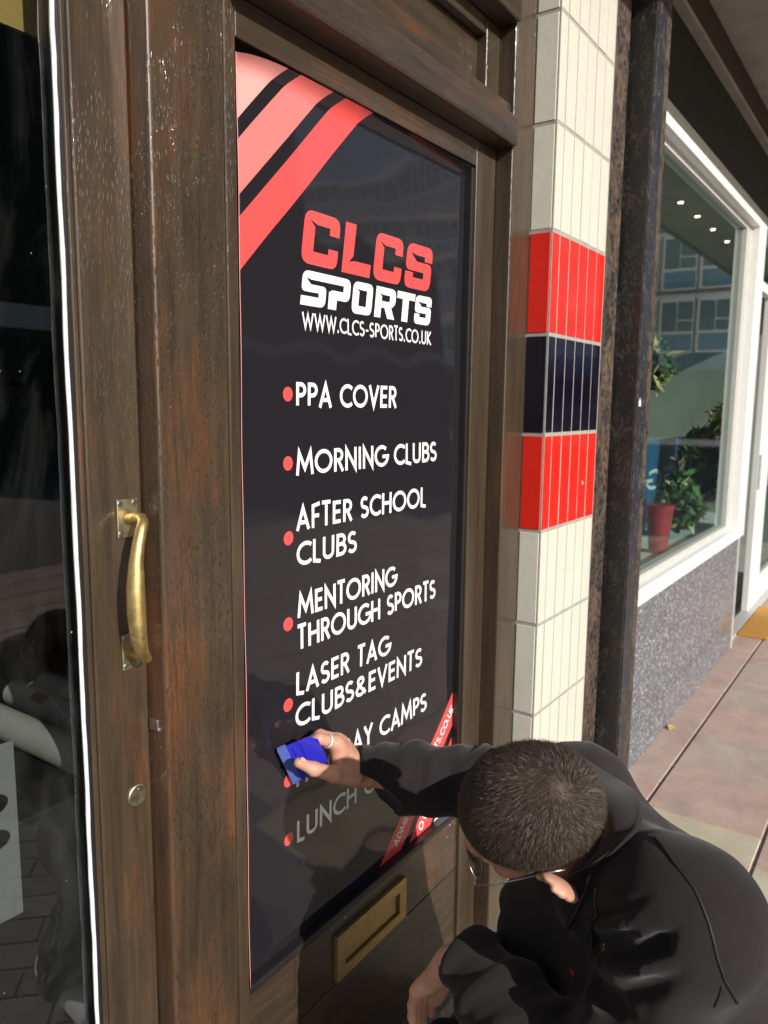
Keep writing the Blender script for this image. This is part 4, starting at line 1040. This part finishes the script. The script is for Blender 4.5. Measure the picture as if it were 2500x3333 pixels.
# ---- cropped hair: a thin dark layer over the scalp with many short strands
WH = V(-.080, .012, .064)                                     # the whorl
def hairline(q):
    x, y, z = q[..., 0], q[..., 1], q[..., 2]
    th = np.arctan2(np.abs(y), x)                               # 0 front .. pi back
    b = np.interp(th, [0, .45, .75, 1.05, 1.35, 1.75, 2.2, 3.15], [.050, .042, .014, .006, -.024, -.022, -.075, -.095])
    return z - b
def cap(P):
    q = toL(P); d = ell(q, CR[0], (CR[1][0] + .0022, CR[1][1] + .0022, CR[1][2] + .0022))
    return smax(d, -hairline(q) - .0, .002)
capm = nets(cap, HC - V(.13, .13, .13), HC + V(.13, .13, .13), .0028)
def strands(n):
    r = np.random.default_rng(4)
    u = r.normal(size=(n * 3, 3)); u /= np.linalg.norm(u, axis=1)[:, None]
    rad = np.array(CR[1]); p = u * rad + np.array(CR[0]); hl = hairline(p)
    keep = hl > -.002 + r.normal(size=len(p)) * .0025; p, u, hl = p[keep][:n], u[keep][:n], hl[keep][:n]
    nn = u / rad; nn /= np.linalg.norm(nn, axis=1)[:, None]
    w0 = p - WH; w0 -= nn * (w0 * nn).sum(1)[:, None]; dist = np.linalg.norm(p - WH, axis=1); w0 /= np.linalg.norm(w0, axis=1)[:, None] + 1e-9
    sw = np.cross(nn, w0); t = w0 + sw * np.exp(-dist / .05)[:, None] * .9
    # towards the front the hair is brushed forward, lower down it points down
    t += np.array([.25, 0, -.15]) * np.clip(dist / .1, 0, 1)[:, None]; t -= nn * (t * nn).sum(1)[:, None]; t /= np.linalg.norm(t, axis=1)[:, None]
    thin = (dist < .013) & (r.random(len(p)) < .55)
    d = t * .85 + nn * (.42 + .3 * r.random(len(p)))[:, None] + r.normal(size=p.shape) * .20; d /= np.linalg.norm(d, axis=1)[:, None]
    ln = np.interp(hl, [0, .015, .05, .09], [.0035, .006, .0105, .013]) * r.uniform(.7, 1.25, len(p))
    lump = nz(p, 70, 21)[:, None]; d = d + np.cross(nn, t) * lump * .16; ln = ln * (1 + .13 * nz(p, 45, 8)); d /= np.linalg.norm(d, axis=1)[:, None]
    k = ~thin; p, d, nn, ln = p[k], d[k], nn[k], ln[k]
    s = np.cross(d, nn + r.normal(size=p.shape) * .8); s /= np.linalg.norm(s, axis=1)[:, None]
    wd_ = r.uniform(.00013, .00024, len(p))[:, None]
    mid = p + d * (ln * .55)[:, None]; tip = p + d * ln[:, None] - nn * (ln * .15)[:, None] * 1.0
    base = p + nn * .0008
    v = np.stack([base - s * wd_, base + s * wd_, mid + s * wd_ * .9, mid - s * wd_ * .9, tip + s * wd_ * .25, tip - s * wd_ * .25], 1).reshape(-1, 3)
    v = v @ HM.T.astype(np.float64) + HC
    o = np.arange(len(p))[:, None] * 6
    f = np.concatenate([o + np.array([0, 1, 2, 3]), o + np.array([3, 2, 4, 5])])
    return v, f
sv = strands(90000)
fm = np.concatenate([np.zeros(len(capm[1])), np.ones(len(sv[1]))])
npmesh('hair', [capm, sv], [M['scalp'], M['hair']], man, mi=fm)
# eyebrows
mb = MB()
for s in (-1, 1):
    for k in range(120):
        t = rnd.random(); p = toW((.1015 - .012 * t * t, s * (.018 + .030 * t), .004 + .004 * math.sin(t * 3) + rnd.uniform(-.002, .002)))
        e = toW((.1035 - .012 * t * t, s * (.023 + .032 * t), .006 + .004 * math.sin(t * 3))); mb.tube([p, e], .0004, 3, False)
mb.build('eyebrows', M['hair'], man)
# glasses
gl = MB()
gold = M['steel']
for s in (-1, 1):
    tp = [toW(p) for p in ((-.030, s * .083, -.012), (-.010, s * .0835, -.002), (.030, s * .082, -.006), (.075, s * .079, -.010), (.110, s * .072, -.014))]
    gl.tube(tp, [.0016, .0015, .0010, .0010, .0013], 8)
    rim = [toW((.112, s * .034 + .025 * math.cos(t), -.026 + .018 * math.sin(t))) for t in np.linspace(0, 2 * math.pi, 29)]
    gl.tube(rim, .0010, 6, False); gl.tube([toW((.110, s * .072, -.014)), toW((.112, s * .059, -.022))], .0012, 6)
gl.tube([toW((.112, -.010, -.020)), toW((.116, 0, -.016)), toW((.112, .010, -.020))], .0011, 6)
go = gl.build('glasses', M['steel'], man, smooth=True)
for s in (-1, 1):
    mb = MB(); mb.poly([toW((.112, s * .034 + .0245 * math.cos(t), -.026 + .0175 * math.sin(t))) for t in np.linspace(0, 2 * math.pi, 29)[:-1]]); mb.build('lens', M['shopglass'], go)

# ---- blue squeegee in the right hand
sq = thing('squeegee', 'blue plastic squeegee with felt edge pressed on the black poster', 'squeegee', (.98, .88, .85))
A_, B_ = Vector((.9555, .8935, .8890)), Vector((.9975, .8935, .8080))
ed = (B_ - A_).normalized(); ot = (Vector((1.018, .842, .892)) - A_); ot = (ot - ed * ot.dot(ed)).normalized(); nr_ = ed.cross(ot).normalized()
Lq = (B_ - A_).length
def prism(mb, outline, t0, t1):
    top = [A_ + ed * a + ot * b + nr_ * t1 for a, b in outline]; bot = [A_ + ed * a + ot * b + nr_ * t0 for a, b in outline]; n = len(outline)
    i = len(mb.v); mb.v += [tuple(p) for p in top + bot]
    mb.f.append(tuple(range(i, i + n))); mb.f.append(tuple(range(i + n, i + 2 * n))[::-1]); mb.mi += [0, 0]
    for k in range(n): mb.f.append((i + k, i + (k + 1) % n, i + n + (k + 1) % n, i + n + k)); mb.mi.append(0)
mb = MB(); prism(mb, [(0.001, .014), (Lq - .001, .014), (Lq - .001, .040), (Lq - .018, .074), (.016, .074), (.001, .060)], -.0022, .0022)
for b in (.026, .041): prism(mb, [(.008, b), (Lq - .008, b), (Lq - .008, b + .004), (.008, b + .004)], -.0038, .0038)
mb.build('blade', M['blue'], sq, .0009)
mb = MB(); prism(mb, [(0, 0), (Lq, 0), (Lq, .0165), (0, .0165)], -.0042, .0042); mb.build('felt_edge', M['felt'], sq, .0012)
